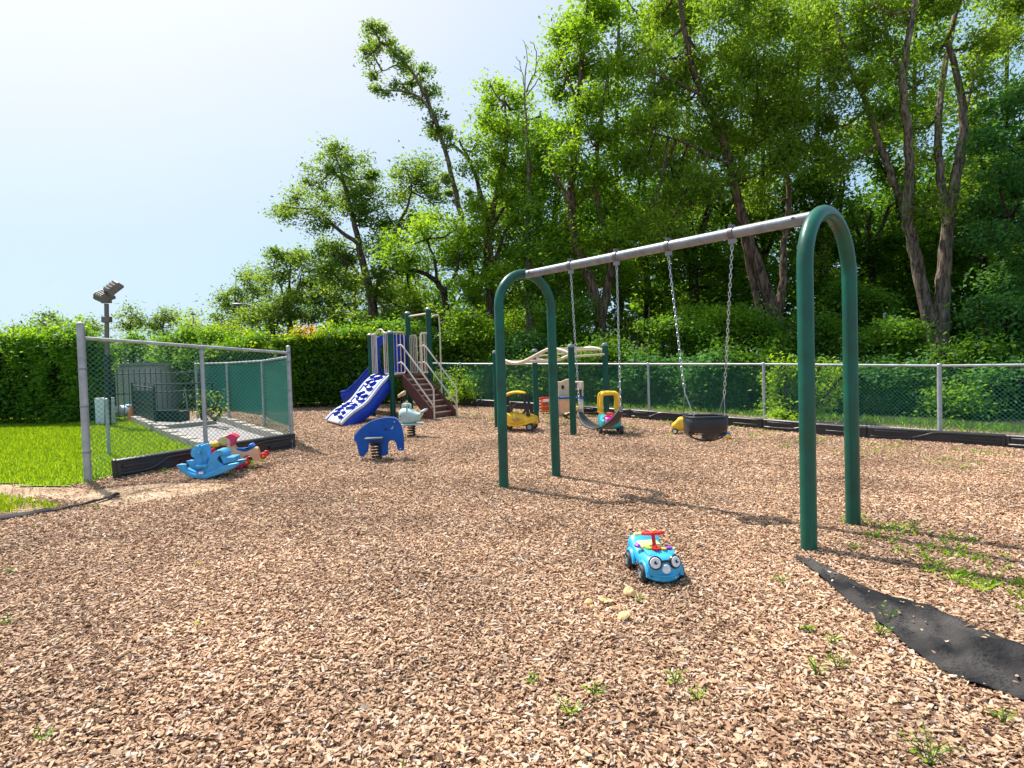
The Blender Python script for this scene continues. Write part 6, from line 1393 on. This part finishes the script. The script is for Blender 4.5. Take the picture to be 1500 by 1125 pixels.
shrub('small leafy shrub at the foot of the fence left of the stairs', 640, 592, [(645, 560, 16, 12), (655, 575, 14, 12), (690, 565, 12, 14)], L_MID, Yg(655, 590) + .8, .08, .8, .22, 77)
# understorey shrubs behind the back fence
for i, (x, y, rx, ry, Y, lm, lab) in enumerate((
    (600, 500, 34, 24, 21, L_MID, 'leafy undergrowth directly behind the playset posts'), (650, 515, 36, 24, 20.5, L_DARK, 'dark undergrowth behind the stairs'), (700, 490, 32, 26, 20, L_BRIGHT, 'sunlit undergrowth left of the swing frame'), (712, 545, 34, 26, 19.5, L_MID, 'undergrowth behind the fence left of the first swing leg'),
    (755, 520, 34, 26, 19, L_GREEN2, 'undergrowth inside the small swing arch'), (790, 560, 34, 26, 18.5, L_MID, 'low undergrowth behind the toy stand'), (830, 480, 36, 24, 20, L_MID, 'undergrowth above the overhead ladder'), (850, 545, 34, 26, 18, L_MID, 'undergrowth behind the toy kitchen'), (905, 530, 36, 26, 17.5, L_DARK, 'dark undergrowth behind the teal coupe'),
    (950, 560, 40, 26, 16.5, L_GREEN2, 'blue green undergrowth behind the fence left of the bucket swing'), (990, 500, 40, 24, 17.5, L_MID, 'sunlit undergrowth behind the left bucket swing chain'), (1040, 480, 40, 22, 18, L_BRIGHT, 'bright undergrowth between the bucket swing chains'), (1030, 555, 42, 26, 15.5, L_GREEN2, 'blue green undergrowth behind the bucket swing'),
    (1090, 540, 40, 26, 15.5, L_DARK, 'dark undergrowth left of the bright fence shrub'), (1190, 500, 40, 24, 16.5, L_DARK, 'dark undergrowth seen under the tall swing arch'), (1235, 560, 44, 26, 14.5, L_GREEN2, 'undergrowth right of the bright fence shrub'), (1300, 500, 44, 24, 15.5, L_MID, 'undergrowth left of the thick willow trunk'),
    (1320, 565, 44, 26, 14, L_GREEN2, 'low undergrowth behind the fence left of the willow trunk'), (1430, 530, 46, 28, 14, L_DARK, 'dark undergrowth right of the willow trunk'), (1480, 470, 46, 30, 14.5, L_GREEN2, 'tall blue green undergrowth at the right edge'), (1480, 565, 46, 26, 13, L_GREEN2, 'low blue green undergrowth at the right edge'), (1400, 590, 26, 12, 13, L_MID, 'small plants at the foot of the willow trunk'),
    (1110, 480, 34, 20, 18, L_MID, 'pale undergrowth at the foot of the leaning willow trunks'), (1260, 450, 36, 26, 18, L_DARK, 'dark undergrowth high behind the tall swing arch'), (560, 525, 30, 20, 21.5, L_MID, 'undergrowth behind the left playset post'))):
    bl = mkblobs(x - rx, x + rx, y - ry, y + ry, 9, 16, 26, 80 + i) + [(x + random.uniform(-20, 20), y + ry + 12, 30, 18), (x, y, 30, 22)]
    shrub(lab, x, 600, bl, lm, Y, .10, .72, .32, 80 + i, name='undergrowth_shrub', group='undergrowth behind the back fence')
# saplings, snag
tree('dead_stump', 'bare broken stump with dead vines behind the fence right of the ladder', 'stump', (943, 560), 17,
     [([(943, 600), (942, 550), (943, 505)], 7, 5), ([(942, 540), (934, 500), (930, 455)], 1.6, .6), ([(944, 530), (952, 480), (950, 450)], 1.4, .5), ([(940, 545), (926, 510), (918, 470)], 1.2, .5)], [], L_MID, BARKP, seed=140, twigs=False)
# individual weeds on the chips
def weed(px, py, h, n, lab, lm=L_WEED, seed=1, wide=.028):
    c = G(px, py); rt = thing('weed', lab, 'weed', c); rg = random.Random(seed); m = MB(); lf_ = MB()
    for k in range(n):
        a = 2 * PI * k / n + rg.uniform(-.4, .4); l = h * rg.uniform(.6, 1.1); out_ = h * rg.uniform(.35, .9)
        tip = Vector((math.cos(a) * out_, math.sin(a) * out_, l)); md = tip * .5 + Vector((0, 0, l * .2)); m.tube([(0, 0, -.01), md, tip], .0016, 4, caps=False)
        for t in (.45, .7, 1.0):
            p = tip * t + Vector((0, 0, l * .2 * (1 - t))); b = a + rg.uniform(-1.2, 1.2); u = Vector((math.cos(b), math.sin(b), rg.uniform(-.1, .4))); v = Vector((-math.sin(b), math.cos(b), rg.uniform(-.2, .2)))
            s = wide * rg.uniform(.6, 1.2); lf_.add([p, p + u * s * .5 + v * s * .28, p + u * s, p + u * s * .5 - v * s * .28], [(0, 1, 2, 3)])
    m.build('stem', lm, rt); o = lf_.build('leaf', lm, rt, smooth=False); o['kind'] = 'stuff'
    a = o.data.attributes.new('tint', 'FLOAT', 'FACE'); a.data.foreach_set('value', [rg.random() for _ in o.data.polygons]); return rt
WD = ((1362, 1120, .10, 9, 'leafy weed cut by the bottom edge at the right'), (1300, 912, .09, 4, 'thin two stemmed weed beside the lower edge of the fabric'), (990, 1002, .05, 7, 'grassy weed in the middle foreground'), (872, 1022, .05, 8, 'feathery weed left of the middle foreground tuft'), (835, 1050, .05, 7, 'feathery weed lowest in the middle foreground'), (1022, 1026, .035, 5, 'yellowish seedling right of the middle foreground tuft'), (62, 1085, .04, 5, 'orange yellow seedling at the lower left'),
      (1226, 978, .06, 7, 'weed with grassy leaves below the fabric strip'), (1196, 990, .06, 6, 'pale weed left of the grassy one below the fabric'), (1290, 930, .05, 10, 'spreading green weed touching the fabric edge'), (1185, 925, .03, 9, 'low creeping weed left of the fabric'), (1220, 945, .04, 5, 'yellow green seedling below the creeping weed'), (1145, 855, .05, 8, 'bright weed left of the fabric tip'), (12, 915, .05, 6, 'small weed at the left edge in the foreground'), (14, 840, .04, 6, 'weed at the left edge further back'), (780, 1000, .03, 6, 'tiny yellow weed left in the middle foreground'),
      (1338, 775, .07, 8, 'bright weed behind the second swing leg'), (1385, 800, .06, 8, 'weed on the right among loose grass'), (1250, 805, .05, 7, 'weed at the foot of the front swing leg'), (175, 700, .09, 9, 'bushy weed at the foot of the left corner post'), (243, 694, .07, 7, 'weed in front of the left border timber'), (140, 702, .09, 8, 'grass tuft beside the left corner post'), (1238, 634, .12, 9, 'spiky weed against the border by the swing legs'), (936, 880, .03, 5, 'tiny bright seedling in front of the toy car'), (1470, 1060, .05, 6, 'seedling at the lower right corner'))
for i, (px, py, h, n, lab) in enumerate(WD): weed(px, py, h, n, lab, seed=200 + i, wide=.030 if py < 720 else .020)
# distant hills of nothing but trees are hidden; close with tree count
print('objects', len(bpy.data.objects), 'tris', sum(len(o.data.polygons) * 2 for o in bpy.data.objects if o.type == 'MESH'))
